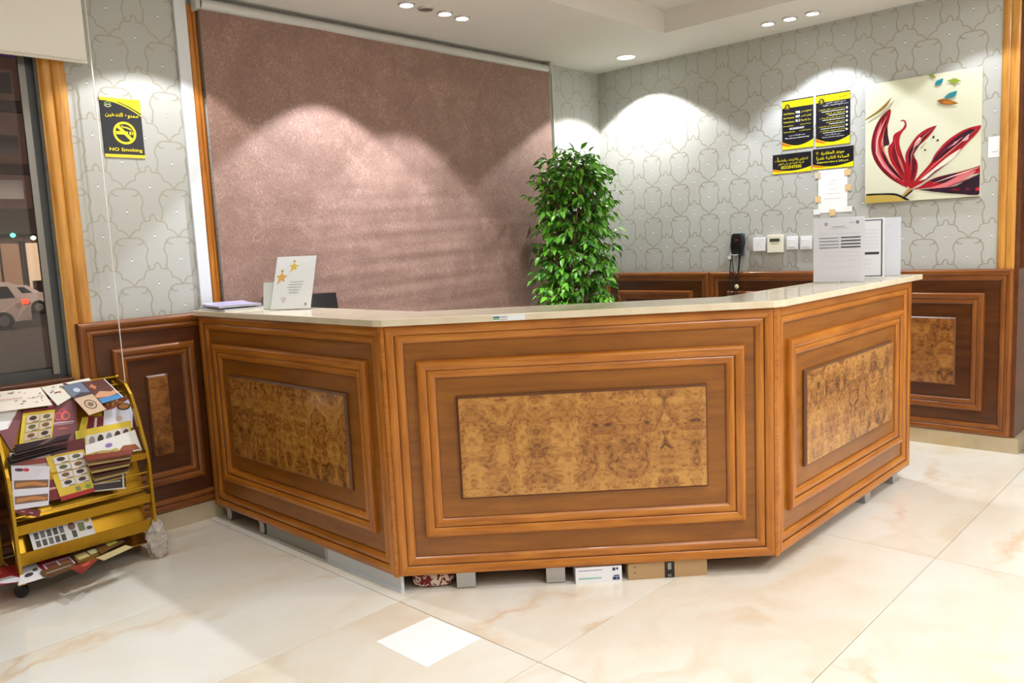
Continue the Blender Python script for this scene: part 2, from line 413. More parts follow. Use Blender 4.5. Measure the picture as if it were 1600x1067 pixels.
# baseboards
STONE = marble('beige_skirting_stone')
for n in STONE.node_tree.nodes:
    if n.type == 'VALTORGB':
        for e, c in zip(n.color_ramp.elements, [(170, 150, 116), (186, 170, 138), (196, 182, 154), (206, 194, 170)]): e.color = col(*c)
WD = .052
mb = MB(); mb.box((-.045, YE, 0), (0, -.045, .0912)); mb.box((-.045, YE-.045, 0), (.25, YE, .0912)); struct(mb.build('baseboard_right', STONE))
mb = MB(); mb.box((-3.36, -.045, 0), (0, 0, .0912)); mb.box((XL, -.045, 0), (-3.36, 0, .0912)); struct(mb.build('baseboard_back', STONE))
HW = 1.074; HB = .0915
def wainscot(name, O, U, N, L, z1=HW, inset=(.145, .295), burl_ok=True):
    """one framed panelling unit; O is its lower left corner on the wall, seen from the room"""
    O = Vector(O); U = Vector(U); N = Vector(N)
    root = struct(thing(name, None, None, O))
    t = .030
    vs = [(0, HB, 0), (L, HB, 0), (L, z1, 0), (0, z1, 0), (0, HB, t), (L, HB, t), (L, z1, t), (0, z1, t)]
    fs = [(0, 3, 2, 1), (4, 5, 6, 7), (0, 1, 5, 4), (1, 2, 6, 5), (2, 3, 7, 6), (3, 0, 4, 7)]
    b = mesh_obj('panel_board', vs, fs, W_WBOARD); place(b, root, frame_matrix(O, U, ZV, N))
    Of = O + N*t
    mats = [W_WMOLD, W_WGROOVE]
    frame_of('frame_moulding', root, Of, U, N, (0, HB, L, z1), mats, .070)
    i0, i1 = inset
    frame_of('inner_moulding', root, Of, U, N, (i0, HB+.140, L-i0, z1-.138), mats, .070)
    if burl_ok and L-2*i1 > .05:
        raised_panel('burl_panel', root, Of, U, N, (i1, HB+.285, L-i1, z1-.286), [BURL_W, BURL_EDGE])
    return root
wainscot('trim_1', (0, -.022, 0), (0, -1, 0), (-1, 0, 0), .969)
wainscot('trim_2', (0, -.991, 0), (0, -1, 0), (-1, 0, 0), .969)
wainscot('trim_3', (0, -1.960, 0), (0, -1, 0), (-1, 0, 0), 2.9285-1.960)
wainscot('trim_4', (-4.04, 0, 0), (1, 0, 0), (0, -1, 0), .68, inset=(.140, .285))
wainscot('trim_5', (-5.05, 0, 0), (1, 0, 0), (0, -1, 0), 1.0, z1=.80, inset=(.145, .285))
# end of the right wall: oak casing above the panelling and dark return
def case_strip(mb, O, X, Y, N, L, width, hs=1.0, mi=0):
    k = width/.072; O = Vector(O); vs = []
    for (a, h) in PROF: vs += [O+Vector(Y)*(a*k)+Vector(N)*(h*hs), O+Vector(Y)*(a*k)+Vector(N)*(h*hs)+Vector(X)*L]
    mb.add(vs, [(2*i, 2*i+2, 2*i+3, 2*i+1) for i in range(len(PROF)-1)], mi)
def casing(name, O, X, Y, N, L, width, mats, hs=1.0):
    k = width/.072; vs = []
    for (a, h) in PROF: vs += [(0, a*k, h*hs), (L, a*k, h*hs)]
    n = len(PROF)
    fs = [(2*i, 2*i+2, 2*i+3, 2*i+1) for i in range(n-1)] + [tuple(2*i for i in range(n)), tuple(2*i+1 for i in reversed(range(n)))]
    o = mesh_obj(name, vs, fs, mats, None, None, True, None, None, 50)
    Y = Vector(Y); N = Vector(N); X = Vector(X)
    if X.cross(Y).dot(N) < 0:
        o.data.flip_normals()
        # mirror so that the matrix stays a rotation
        for v in o.data.vertices: v.co.y = -v.co.y
        Y = -Y
        o.data.flip_normals()
    return place(o, None, frame_matrix(O, X, Y, N))
c = casing('trim_6', (0, YE, HW), (0, 0, 1), (0, 1, 0), (-1, 0, 0), HC-HW, .098, W_CASE, 1.4); struct(c)
mb = MB(); mb.box((-.03, YE-.02, .0912), (.25, YE, HW)); mb.box((-.03, YE-.012, HW), (.25, YE, HC)); mb.box((.06, YE-.03, HW), (.10, YE, HC)); mb.box((.19, YE-.03, HW), (.25, YE, HC))
struct(mb.build('trim_7', W_DARK))
# white strip and wooden strip left of the roller curtain, white strip right of it
mb = MB(); mb.box((-3.432, -.02, HW), (-3.37, 0, HC)); struct(mb.build('trim_8', paint((222, 226, 230), .4, name='white_lacquer'), bevel=.003))
struct(casing('trim_9', (-3.37, 0, HW), (0, 0, 1), (1, 0, 0), (0, -1, 0), HC-HW-.055, .060, W_MOLD, 1.1))
mb = MB(); mb.box((-.655, -.03, .1), (-.605, 0, HC)); mb.tube([(-.612, -.042, .9), (-.612, -.042, HC-.03)], .008); struct(mb.build('trim_10', paint((200, 202, 194), .4)))
# window: oak casing, aluminium frame, glass, roughly trimmed film edge
struct(casing('trim_11', (-3.962, 0, .0), (0, 0, 1), (-1, 0, 0), (0, -1, 0), HC, .108, W_CASE, 1.3))
win = struct(thing('window_1', None, None, (-5.6, .08, WZ0)))
ALU = paint((126, 122, 116), .35, .6, name='grey_aluminium'); ALUD = paint((74, 76, 76), .4, .5, name='dark_aluminium')
mb = MB(); mb.box((-4.112, .045, WZ0), (-4.07, .12, WZ1)); mb.box((XG0, .045, WZ0), (-7.15, .12, WZ1)); mb.box((-7.15, .045, WZ0), (-4.112, .12, WZ0+.045)); mb.box((-7.15, .045, WZ1-.05), (-4.112, .12, WZ1)); mb.build('window_frame', ALUD, win)
mb = MB(); mb.box((-4.135, .03, WZ0+.02), (-4.108, .05, WZ1)); mb.build('window_bead', ALU, win)
mb = MB(); mb.box((XG0, -.03, WZ0-.025), (-4.07, .12, WZ0+.002)); mb.build('window_sill', W_DARK, win, bevel=.004)
gm, nt, b = new_mat('window_glass'); t = NT(nt)
nt.nodes.remove(b)
fr = t.n('ShaderNodeFresnel'); fr.inputs[0].default_value = 1.5
tr = t.n('ShaderNodeBsdfTransparent'); tr.inputs[0].default_value = (.72, .70, .70, 1)
gl = t.n('ShaderNodeBsdfGlossy'); gl.inputs['Roughness'].default_value = .02
mx = t.n('ShaderNodeMixShader'); t.put(mx.inputs[0], fr.outputs[0]); t.put(mx.inputs[1], tr.outputs[0]); t.put(mx.inputs[2], gl.outputs[0])
nt.links.new(mx.outputs[0], nt.nodes['Material Output'].inputs[0])
mb = MB(); mb.box((-7.15, .078, WZ0+.045), (-4.112, .084, WZ1-.05)); mb.build('pane', gm, win)
#--PART2--

# ------------------------------------------------------------------ reception counter: three framed units and the stone top
def offset_line(pts, d):
    """offset an open plan polyline to its left by d (mitred)"""
    P = [Vector((p[0], p[1])) for p in pts]; out = []
    ns = []
    for a, b_ in zip(P[:-1], P[1:]):
        e = (b_-a).normalized(); ns.append(Vector((-e.y, e.x)))
    for i, p in enumerate(P):
        if i == 0: out.append(p+ns[0]*d)
        elif i == len(P)-1: out.append(p+ns[-1]*d)
        else:
            n_ = (ns[i-1]+ns[i]).normalized(); out.append(p+n_*(d/n_.dot(ns[i])))
    return out
CREST = [(-3.477, -.055), (-3.477, -1.569), (-2.403, -2.634), (-.840, -2.634)]
HN = .022
BOARD = offset_line(CREST, HN); INNER = offset_line(CREST, .185)
ZB0, ZB1 = .070, 1.060
STEEL = paint((188, 188, 190), .28, .85, name='brushed_steel')
WHITE_KICK = paint((206, 212, 220), .3, name='white_kick_plate')
unit_info = [('reception_counter', 'left wing of the wooden reception counter, with grey and white kick plates', None),
             ('reception_counter', 'angled middle section of the wooden reception counter with a wide burl panel', None),
             ('reception_counter', 'right wing of the wooden reception counter with the pale burl panel, open to the passage', None)]
units = []
for i in range(3):
    a, b_ = BOARD[i], BOARD[i+1]; ia, ib = INNER[i], INNER[i+1]
    U = Vector((b_.x-a.x, b_.y-a.y, 0)); L = U.length; U.normalize(); N = U.cross(ZV)
    nm, lab, grp = unit_info[i]
    root = thing(nm, lab, 'counter', (a.x, a.y, 0)); units.append((root, Vector((a.x, a.y, 0)), U, N, L))
    mb = MB(); mb.prism([a, b_, ib, ia], ZB0, ZB1)
    o = mb.build('counter_body', W_BOARD, None, origin=(0, 0, 0))
    # grain along the front
    M = frame_matrix((a.x, a.y, 0), U, ZV, N); o.data.transform(M.inverted()); place(o, root, M)
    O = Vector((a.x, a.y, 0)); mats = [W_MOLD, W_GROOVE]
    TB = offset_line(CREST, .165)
    mb = MB(); ta, tb = Vector((TB[i].x, TB[i].y, 0)), Vector((TB[i+1].x, TB[i+1].y, 0)); mb.box((0, -.012, 0), ((tb-ta).length, 0, ZB0), M=frame_matrix(ta, U, N, ZV)); mb.build('toe_board', paint((64, 44, 30), .7, name='dark_toe_board'), root)  # dark board added behind the legs to keep the gap shaded
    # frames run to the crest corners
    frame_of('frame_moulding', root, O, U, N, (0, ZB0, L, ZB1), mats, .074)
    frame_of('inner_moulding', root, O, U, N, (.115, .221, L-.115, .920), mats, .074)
    raised_panel('burl_panel', root, O, U, N, (.262, .368, L-.262, .775), [BURL, BURL_EDGE], .018)
# corner posts closing the mitre between the units
for i in (1, 2):
    c = BOARD[i]; r0, O0, U0, N0, L0 = units[i-1]; r1, O1, U1, N1, L1 = units[i]
    p0 = Vector((c.x, c.y, 0)); a = p0+N0*HN-U0*.004; b_ = p0+N1*HN+U1*.004; q = (N0+N1).normalized()*(HN/((N0+N1).normalized().dot(N0)))+p0
    mb = MB(); mb.prism([p0-(N0+N1)*.01, a, q, b_], ZB0, ZB1)
    mb.build('corner_post', W_MOLD, units[1][0])
# legs of folded sheet steel
def leg(root, O, U, N, s, back=.045, width=.075, name='leg'):
    c = O+U*s-N*back; mb = MB()
    pts = [(0, .068), (.004, .070), (.010, .066), (.012, .058), (.008, .045), (.008, .02), (.012, .010), (.010, .003), (.0, 0), (-.05, 0), (-.05, .068)]
    vs = []
    for sgn in (-.5, .5):
        for (d, z) in pts: vs.append(c+U*(sgn*width)+N*d+ZV*z)
    n = len(pts)
    mb.add(vs, [tuple(range(n)), tuple(reversed(range(n, 2*n)))] + [(j, n+j, n+(j+1) % n, (j+1) % n) for j in range(n)])
    return mb.build(name, STEEL, root, smooth=True)
r, O, U, N, L = units[1]
for s in (.262, .618): leg(r, O, U, N, s, .012)
r, O, U, N, L = units[2]
for s in (1.04, 1.43): leg(r, O, U, N, s, .020)
r, O, U, N, L = units[0]
for s in (.10, .43): leg(r, O, U, N, s, .012, .045)
FROST = paint((150, 148, 142), .2, name='frosted_grey_kick_plate')
mb = MB(); P = O+U*.47
mb.box((0, -.014, 0), (.52, -.006, .069), M=frame_matrix(P, U, N, ZV)); mb.build('kick_plate', FROST, r)
mb = MB(); P = O+U*1.0
mb.box((0, -.014, 0), (.515, .0, .069), M=frame_matrix(P, U, N, ZV)); mb.box((0, 0, 0), (.515, .004, .012), M=frame_matrix(P, U, N, ZV)); mb.build('kick_plate', WHITE_KICK, r)
mb = MB(); mb.box((.985, -.016, 0), (1.0, .003, .069), M=frame_matrix(O, U, N, ZV)); mb.build('kick_plate_joint', STEEL, r)

# stone worktop
OUT = offset_line([(-3.477, -.003), (-3.477, -1.569), (-2.403, -2.634), (-.745, -2.634)], -.022)
INN = offset_line([(-3.477, -.003), (-3.477, -1.569), (-2.403, -2.634), (-.745, -2.634)], .295)
plan = OUT[:]; # soften the two outer corners a little
def soft(pl, i, d):
    p, a, b_ = pl[i], pl[i-1], pl[i+1]
    return [p+(a-p).normalized()*d, p+(b_-p).normalized()*d]
plan = soft(OUT, 1, .02) + soft(OUT, 2, .03) + [OUT[3]] + [INN[3], INN[2], INN[1], Vector((INN[0].x, -.088)), Vector((-3.345, -.088)), Vector((-3.345, -.056)), Vector((OUT[0].x, -.056))]
topmat, nt, b = new_mat('cream_stone_top'); t = NT(nt); tc = t.n('ShaderNodeTexCoord')
nt.links.new(t.ramp(t.noise(tc.outputs['Object'], 9, 6, .65), [(.35, col(218, 204, 176)), (.65, col(228, 216, 192))]), b.inputs['Base Color'])
b.inputs['Roughness'].default_value = .10
ZT = 1.087
mb = MB(); mb.prism(plan, ZB1, ZT)
o = mb.build('countertop', topmat, None, origin=(-2.4, -1.6, ZB1), bevel=.004)
tag(o, 'cream polished stone worktop running over all three counter sections', 'countertop')

# ------------------------------------------------------------------ roller curtain
def curtain_mat():
    mt, nt, b = new_mat('mauve_satin'); t = NT(nt); tc = t.n('ShaderNodeTexCoord')
    v = tc.outputs['Object']
    sw = t.noise(t.scaled(v, (1, 1, 1)), 42, 5, .7, 2.2)
    mid = t.noise(v, 6, 3, .5, .6)
    thr = t.noise(t.scaled(v, (260, 1, 30)), 1, 2)
    f = t.m('ADD', t.m('MULTIPLY', sw, .55), t.m('ADD', t.m('MULTIPLY', mid, .25), t.m('MULTIPLY', thr, .2)))
    nt.links.new(t.ramp(f, [(.36, col(122, 90, 78)), (.52, col(148, 114, 100)), (.66, col(186, 152, 138))]), b.inputs['Base Color'])
    nt.links.new(t.m('SUBTRACT', .62, t.m('MULTIPLY', t.m('GREATER_THAN', sw, .55), .16)), b.inputs['Roughness'])
    b.inputs['Specular IOR Level'].default_value = .7
    b.inputs['Sheen Weight'].default_value = .25; b.inputs['Sheen Roughness'].default_value = .4
    nt.links.new(t.bump(t.m('ADD', sw, t.m('MULTIPLY', thr, .3)), .55, .004), b.inputs['Normal'])
    return mt
cur = thing('roller_curtain', 'large mauve satin roller curtain covering the wall behind the counter', 'curtain', (-1.99, -.04, .25))
nx, nz = 150, 130; x0, x1, z0, z1 = -3.316, -.660, .25, 2.585
vs = []; fs = []
for j in range(nz+1):
    for i in range(nx+1):
        fx = i/nx; fz = j/nz; z = z0+(z1-z0)*fz; x = x0+(x1-x0)*fx
        low = max(0, min(1, (2.0-z)/.6)); ctr = math.exp(-((fx-.52)/.33)**2)
        wv = low*ctr*(.0018*math.sin(z*47+1.3*math.sin(x*2.1)+x*1.2)+.0013*math.sin(z*83-1.7*x+2*math.sin(x*1.3)))
        fold = .010*math.sin(fx*19+.6)*math.sin(fx*3.0+.4)*(1-.5*fz) + .008*math.cos(fx*9.0)
        vs.append((x, -.048+wv+fold, z))
for j in range(nz):
    for i in range(nx): a = j*(nx+1)+i; fs.append((a, a+1, a+nx+2, a+nx+1))
mb = MB(); mb.add(vs, fs); mb.build('fabric', curtain_mat(), cur, smooth=True, angle=180)
mb = MB(); mb.tube([(-3.31, -.045, 2.607), (-.665, -.045, 2.607)], .026, 20); mb.build('roller_tube', paint((206, 204, 200), .35, .1, name='white_roller'), cur, smooth=True)
for x in (-3.335, -.655):
    mb = MB(); mb.box((x-.012, -.078, 2.572), (x+.012, -.012, HC-.002)); mb.build('bracket', paint((196, 194, 188), .4), cur, bevel=.004)
mb = MB(); mb.tube([(-3.31, -.045, .25), (-.665, -.045, .25)], .009, 8); mb.build('bottom_bar', paint((150, 112, 102), .5), cur)

# ------------------------------------------------------------------ window blind with its cord
bl = thing('roller_blind', 'white roller blind drawn part way down over the dark window', 'blind', (-5.5, -.08, 2.238))
mb = MB(); mb.box((-7.1, -.082, 2.245), (-3.885, -.079, 2.62)); mb.build('fabric', paint((246, 242, 234), .7, name='blind_cloth'), bl)
mb = MB(); mb.tube([(-7.1, -.08, 2.245), (-3.885, -.08, 2.245)], .008, 8); mb.build('bottom_bar', paint((228, 222, 210), .5), bl)
mb = MB(); mb.tube([(-7.1, -.055, 2.615), (-3.88, -.055, 2.615)], .024, 12); mb.build('roller_tube', paint((206, 204, 200), .35, .1), bl, smooth=True)
CORD = paint((232, 230, 222), .4, name='cord')
for dx, dy in ((-.003, -.09), (.004, -.075)):
    mb = MB(); mb.tube([(-3.868+dx, dy, 2.60), (-3.868+dx, dy, 1.6), (-3.869+dx*.6, dy+.002, .80), (-3.872, -.083, .70)], .0022, 6); mb.build('cord', CORD, bl)

# ------------------------------------------------------------------ ceiling lamps
GLOW = paint((255, 252, 245), .5, emit=9, name='lamp_glow'); OFF = paint((92, 86, 80), .35, name='unlit_lamp')
RING = paint((214, 212, 208), .25, .6, name='chrome_ring')
CARD = ['in the row over the mauve curtain', 'over the right wall', 'over the left wall']
labels = ['lit recessed downlight at the window end of the row over the curtain', 'lit recessed downlight beside the unlit one over the curtain', 'unlit dark recessed downlight in the row over the curtain', 'lit recessed downlight between the unlit one and the last of the row over the curtain', 'last lit recessed downlight of the row over the curtain, on the corner side',
          'wide round frosted ceiling downlight in the corner above the plant', 'small recessed downlight over the wall, first from the room corner', 'small tilted recessed downlight over the wall, between two others', 'small recessed downlight over the wall, third from the room corner', 'small recessed downlight above the flower picture',
          'recessed downlight above the no smoking sign', 'recessed downlight above the brochure trolley', 'recessed downlight in the ceiling tray before the window', 'recessed downlight in the ceiling tray before the counter corner']
for (x, y, lit, e, cone, colr), lab in zip(DOWN, labels):
    rr = .062 if lit == 2 else .036; zc = TRAY if lit == 3 else HC
    t_ = thing('downlight', lab, 'ceiling light', (x, y, zc-.02), group='recessed ceiling downlights')
    mb = MB()
    n = 24; vs = []; prof = [(rr*1.28, 0), (rr*1.25, -.006), (rr*1.02, -.010), (rr, -.002), (rr, .0)]
    for (r_, h) in prof:
        for k in range(n): vs.append((x+r_*math.cos(2*math.pi*k/n), y+r_*math.sin(2*math.pi*k/n), zc+h))
    fs = [(i*n+k, i*n+(k+1) % n, (i+1)*n+(k+1) % n, (i+1)*n+k) for i in range(len(prof)-1) for k in range(n)]
    mb.add(vs, fs); mb.build('trim_ring', RING if lit != 2 else paint((236, 234, 230), .4), t_, smooth=True)
    mb = MB(); mb.lathe([(rr*.98, -.003), (rr*.75, -.007), (rr*.2, -.009)], (x, y, zc), seg=20); mb.build('lens', GLOW if lit else OFF, t_, smooth=True)
for i, (x, y, e) in enumerate(PANELS):
    t_ = thing('led_panel', 'square flush LED panel in the raised ceiling tray of the lobby', 'ceiling light', (x, y, TRAY-.03), group='LED panels in the ceiling tray')
    mb = MB()
    for a, b_ in (((-.3, -.3), (.3, -.28)), ((-.3, .28), (.3, .3)), ((-.3, -.28), (-.28, .28)), ((.28, -.28), (.3, .28))): mb.box((x+a[0], y+a[1], TRAY-.03), (x+b_[0], y+b_[1], TRAY))
    mb.build('frame', paint((236, 234, 230), .4), t_)
    mb = MB(); mb.box((x-.28, y-.28, TRAY-.018), (x+.28, y+.28, TRAY-.002)); mb.build('diffuser', paint((255, 250, 240), .5, emit=1.2, name='led_diffuser'), t_)

# ------------------------------------------------------------------ flat print: shapes and lettering laid on sheets
_forms = {}
for cp in range(0xFE70, 0xFEFD):
    d = unicodedata.decomposition(chr(cp)).split()
    if d and d[0] in ('<isolated>', '<final>', '<initial>', '<medial>'):
        key = ''.join(chr(int(x, 16)) for x in d[1:]); _forms.setdefault(key, {})[d[0][1:-1]] = chr(cp)
def arabic(s):
    """contextual letter forms in visual (left to right) order"""
    out = []; i = 0; prev = False
    while i < len(s):
        ch = s[i]; step = 1
        if ch == '\u0644' and i+1 < len(s) and s[i:i+2] in _forms: ch = s[i:i+2]; step = 2
        f = _forms.get(ch)
        if not f: out.append(ch); prev = False; i += step; continue
        nxt = s[i+step] if i+step < len(s) else ''
        nf = nxt in _forms and ('final' in _forms[nxt])
        can_next = 'initial' in f and nf
        k = ('medial' if can_next else 'final') if prev and 'final' in f else ('initial' if can_next else 'isolated')
        out.append(f.get(k) or f.get('isolated') or ch); prev = 'initial' in f and can_next; i += step
    # numbers keep their order
    r = ''.join(reversed(out))
    import re
    return re.sub(r'[0-9:.]+', lambda mm: mm.group()[::-1], r)
_tcache = {}
def text_shape(s, bold=0.0):
    """unit-box outline mesh data of a string: verts in 0..1 and faces, plus its aspect"""
    k = (s, bold)
    if k in _tcache: return _tcache[k]
    cu = bpy.data.curves.new('lettering', 'FONT'); cu.body = s; cu.resolution_u = 2; cu.size = 1; cu.offset = bold
    o = bpy.data.objects.new('lettering', cu); C.objects.link(o)
    dg = bpy.context.evaluated_depsgraph_get(); me = bpy.data.meshes.new_from_object(o.evaluated_get(dg))
    vs = [v.co.copy() for v in me.vertices]; fs = [tuple(p.vertices) for p in me.polygons]
    bpy.data.objects.remove(o); bpy.data.curves.remove(cu); bpy.data.meshes.remove(me)
    if not vs: r = ([], [], 1)
    else:
        x0 = min(v.x for v in vs); x1 = max(v.x for v in vs); y0 = min(v.y for v in vs); y1 = max(v.y for v in vs)
        r = ([((v.x-x0)/(x1-x0+1e-9), (v.y-y0)/(y1-y0+1e-9)) for v in vs], fs, (x1-x0)/(y1-y0+1e-9))
    _tcache[k] = r; return r
class Sheet:
    """a flat sheet spanned by four world corners (tl, tr, br, bl); prints use u to the right, v up, 0..1"""
    def __init__(s, name, tl, tr, br, bl, rgb, t=.0015, rough=.5, parent=None, curl=0, sub=1, spec=.5, coat=0):
        s.tl, s.tr, s.br, s.bl = [Vector(p) for p in (tl, tr, br, bl)]
        s.n = (s.tr-s.tl).cross(s.bl-s.tl).normalized()*-1
        s.n = (s.br-s.bl).cross(s.tl-s.bl).normalized()
        s.name = name; s.mats = [paint(rgb, rough, 0, spec, 0, None, coat)]; s.mb = MB(); s.t = t; s.parent = parent; s.curl = curl; s.lift = t; s.rough = rough; s.coat = coat
        k = sub if curl == 0 else 10
        vs = []; fs = []
        for z in (0, t):
            for j in range(k+1):
                for i in (0, 1): vs.append(s.pt(i, j/k, z))
        h = 2*(k+1)
        for j in range(k):
            a = 2*j; fs.append((a+1, a, a+2, a+3)); fs.append((h+a, h+a+1, h+a+3, h+a+2))
            fs.append((a, h+a, h+a+2, a+2)); fs.append((h+a+1, a+1, a+3, h+a+3))
        fs.append((0, 1, h+1, h)); fs.append((2*k+1, 2*k, h+2*k, h+2*k+1))
        s.mb.add(vs, fs)
    def pt(s, u, v, z):
        a = s.bl.lerp(s.br, u); b_ = s.tl.lerp(s.tr, u)
        return a.lerp(b_, v) + s.n*(z + s.curl*(v*v - v*.2 if s.curl else 0))
    def slot(s, rgb):
        mt = paint(rgb, s.rough, 0, .5, 0, None, s.coat)
        if mt not in s.mats: s.mats.append(mt)
        return s.mats.index(mt)
    def poly(s, pts, rgb, step=True):
        if step: s.lift += .00022
        n = len(pts); s.mb.add([s.pt(u, v, s.lift) for u, v in pts], [tuple(range(n))], s.slot(rgb)); return s
    def rect(s, u0, v0, u1, v1, rgb):
        if s.curl:
            for j in range(4):
                a = v0+(v1-v0)*j/4; b_ = v0+(v1-v0)*(j+1)/4; s.poly([(u0, a), (u1, a), (u1, b_), (u0, b_)], rgb, j == 0)
            return s
        return s.poly([(u0, v0), (u1, v0), (u1, v1), (u0, v1)], rgb)
    def ell(s, cu, cv, ru, rv, rgb, n=14):
        return s.poly([(cu+ru*math.cos(2*math.pi*k/n), cv+rv*math.sin(2*math.pi*k/n)) for k in range(n)], rgb)
    def ring(s, cu, cv, ru, rv, k_, rgb, n=24, a0=0, a1=2*math.pi):
        s.lift += .00022; vs = []
        for k in range(n+1):
            a = a0+(a1-a0)*k/n; vs += [s.pt(cu+ru*math.cos(a), cv+rv*math.sin(a), s.lift), s.pt(cu+ru*k_*math.cos(a), cv+rv*k_*math.sin(a), s.lift)]
        s.mb.add(vs, [(2*k+1, 2*k, 2*k+2, 2*k+3) for k in range(n)], s.slot(rgb)); return s
    def text(s, txt, u0, v0, u1, v1, rgb, ar=False, bold=0.0):
        vs, fs, asp = text_shape(arabic(txt) if ar else txt, bold)
        s.lift += .00022
        if vs: s.mb.add([s.pt(u0+(u1-u0)*a, v0+(v1-v0)*b_, s.lift) for a, b_ in vs], fs, s.slot(rgb))
        return s
    def build(s, label=None, cat=None, group=None):
        o = s.mb.build(s.name, s.mats, s.parent, origin=(s.bl+s.br)/2)
        return tag(o, label, cat, group)
def wall_sheet(name, y0, y1, z0, z1, rgb, t=.002, off=.001, **kw):   # on the right wall, left edge y0 > right edge y1
    return Sheet(name, (-off, y0, z1), (-off, y1, z1), (-off, y1, z0), (-off, y0, z0), rgb, t, **kw)
YEL = (250, 226, 20); BLK = (22, 22, 30); WHT = (244, 244, 246); ORA = (240, 110, 30)

# ------------------------------------------------------------------ signs
# no smoking sign
sg = Sheet('no_smoking_sign', (-3.822, -.001, 2.112), (-3.637, -.001, 2.112), (-3.637, -.001, 1.838), (-3.822, -.001, 1.838), BLK, .004, .3)
sg.rect(0, 0, 1, .055, (232, 208, 40))
arc = [(0, .965)] + [(u, .965-.235*max(0, (u-.12)/.88)**1.7) for u in [i/14 for i in range(15)]]
sg.poly([(0, 1), (0, .95)] + [(u, .950-.235*max(0, (u-.1)/.9)**1.8) for u in [i/14 for i in range(1, 15)]] + [(1, 1)], (238, 214, 30))
sg.poly([(u, .972-.235*max(0, (u-.1)/.9)**1.8) for u in [i/14 for i in range(6, 15)]] + [(u, .982-.215*max(0, (u-.1)/.9)**1.8) for u in [i/14 for i in range(14, 5, -1)]], (40, 38, 20))
sg.text('ممنوع التدخين', .10, .66, .92, .76, YEL, True, .01)
sg.ring(.54, .42, .285, .192, .80, YEL, 32)
th = math.radians(-38)
def bar2(cx, cy, L, Wd, ang, asp=.675):
    pts = []
    for a, b_ in ((-L, -Wd), (L, -Wd), (L, Wd), (-L, Wd)):
        x = a*math.cos(ang)-b_*math.sin(ang); y = a*math.sin(ang)+b_*math.cos(ang); pts.append((cx+x, cy+y*asp))
    return pts
sg.poly(bar2(.54, .42, .25, .04, math.radians(-46)), YEL)
sg.poly(bar2(.47, .42, .145, .04, 0), YEL); sg.poly(bar2(.675, .42, .025, .04, 0), YEL); sg.poly(bar2(.735, .42, .012, .04, 0), YEL)
sg.poly([(.46, .53), (.50, .505), (.58, .50), (.68, .475), (.73, .455), (.70, .50), (.62, .525), (.52, .53), (.47, .555)], (200, 190, 60))
sg.text('NO Smoking', .12, .09, .94, .165, YEL, False, .015)
sg.ring(.185, .885, .09, .045, .82, (150, 190, 90), 20, .4, 2.9); sg.ring(.185, .885, .09, .045, .80, (220, 225, 190), 20, 3.4, 6.0)
sg.rect(.12, .878, .25, .892, (190, 200, 150))
sg.build('black and yellow no smoking sign on the papered wall by the window', 'sign')

def foot_swoosh(s, h=.16, rgb=YEL):
    n = 12
    top = [(i/n, h - h*.62*math.sin(math.pi*i/n)**.9) for i in range(n+1)]
    s.poly([(0, 0), (1, 0)] + list(reversed(top)), rgb)
    s.poly([(0, h*.55), (.0, h*.98), (.10, h*.72), (.22, h*.5), (.36, h*.36), (.2, h*.3)], ORA)
def logo(s, u, v, r, asp, bg, fg):
    s.ell(u, v, r, r*asp, bg, 18)
    s.ring(u, v+r*asp*.22, r*.32, r*asp*.24, .6, fg, 12, .3, 4.6); s.ring(u, v-r*asp*.22, r*.32, r*asp*.24, .6, fg, 12, -2.8, 1.5)
# emergency numbers sign
s = wall_sheet('notice_sign', -1.540, -1.753, 1.890, 2.212, BLK, .003, rough=.3)
s.rect(0, .845, 1, .975, YEL); foot_swoosh(s); logo(s, .17, .86, .095, .66, (70, 58, 16), YEL)
s.text('أرقام تهمك', .52, .875, .93, .945, (90, 80, 20), True)
rows = [('Civil Defense', '998', 'الدفاع المدني', .705), ('Red Crescent', '997', 'الهلال الأحمر', .620), ('Police Station', '911', 'مركز الشرطة', .535)]
for en, num, ar, v in rows:
    s.text(en, .05, v, .40, v+.035, (226, 214, 60)); s.text(num, .44, v-.004, .58, v+.05, WHT, False, .02); s.text(ar, .61, v, .94, v+.045, (226, 214, 60), True)
s.text('Reception', .05, .455, .38, .485, (226, 214, 60)); s.text('رقم الاستقبال', .58, .455, .93, .49, (226, 214, 60), True)
s.text('0533355437', .25, .39, .72, .43, WHT, False, .015)
s.text('Room Service', .06, .335, .42, .365, (226, 214, 60)); s.text('خدمة الغرف', .57, .335, .92, .37, (226, 214, 60), True)
s.text('نتمنى لكم إقامة سعيدة', .22, .25, .76, .285, WHT, True); s.text('We wish you a pleasant stay', .10, .20, .88, .235, WHT)
s.build('upright black and yellow sign listing telephone numbers in two languages', 'sign', 'black and yellow signs on the right wall')
# instructions sign
s = wall_sheet('notice_sign', -1.770, -1.990, 1.885, 2.212, BLK, .003, rough=.3)
s.rect(0, .85, 1, .978, YEL); foot_swoosh(s); logo(s, .17, .865, .095, .66, (70, 58, 16), YEL)
s.text('تعليمات', .55, .885, .94, .945, (90, 80, 20), True)
s.text('عزيزي النزيل الكريم', .32, .80, .90, .835, WHT, True); s.text('يرجى اتباع التعليمات التالية', .22, .755, .95, .79, WHT, True)
ar = ['عدم التدخين داخل الغرف', 'المحافظة على النظافة', 'عدم إزعاج النزلاء', 'إغلاق الأنوار عند الخروج', 'تسليم المفتاح عند المغادرة', 'الالتزام بموعد المغادرة']
for i, a in enumerate(ar):
    v = .675-i*.082; u0 = [.10, .30, .12, .32, .08, .14][i]
    s.text(a, u0, v, .86, v+.04, (226, 214, 60), True); s.rect(u0+.08, v-.022, .86, v-.012, (214, 214, 206)); s.ell(.92, v+.008, .03, .022, WHT, 8)
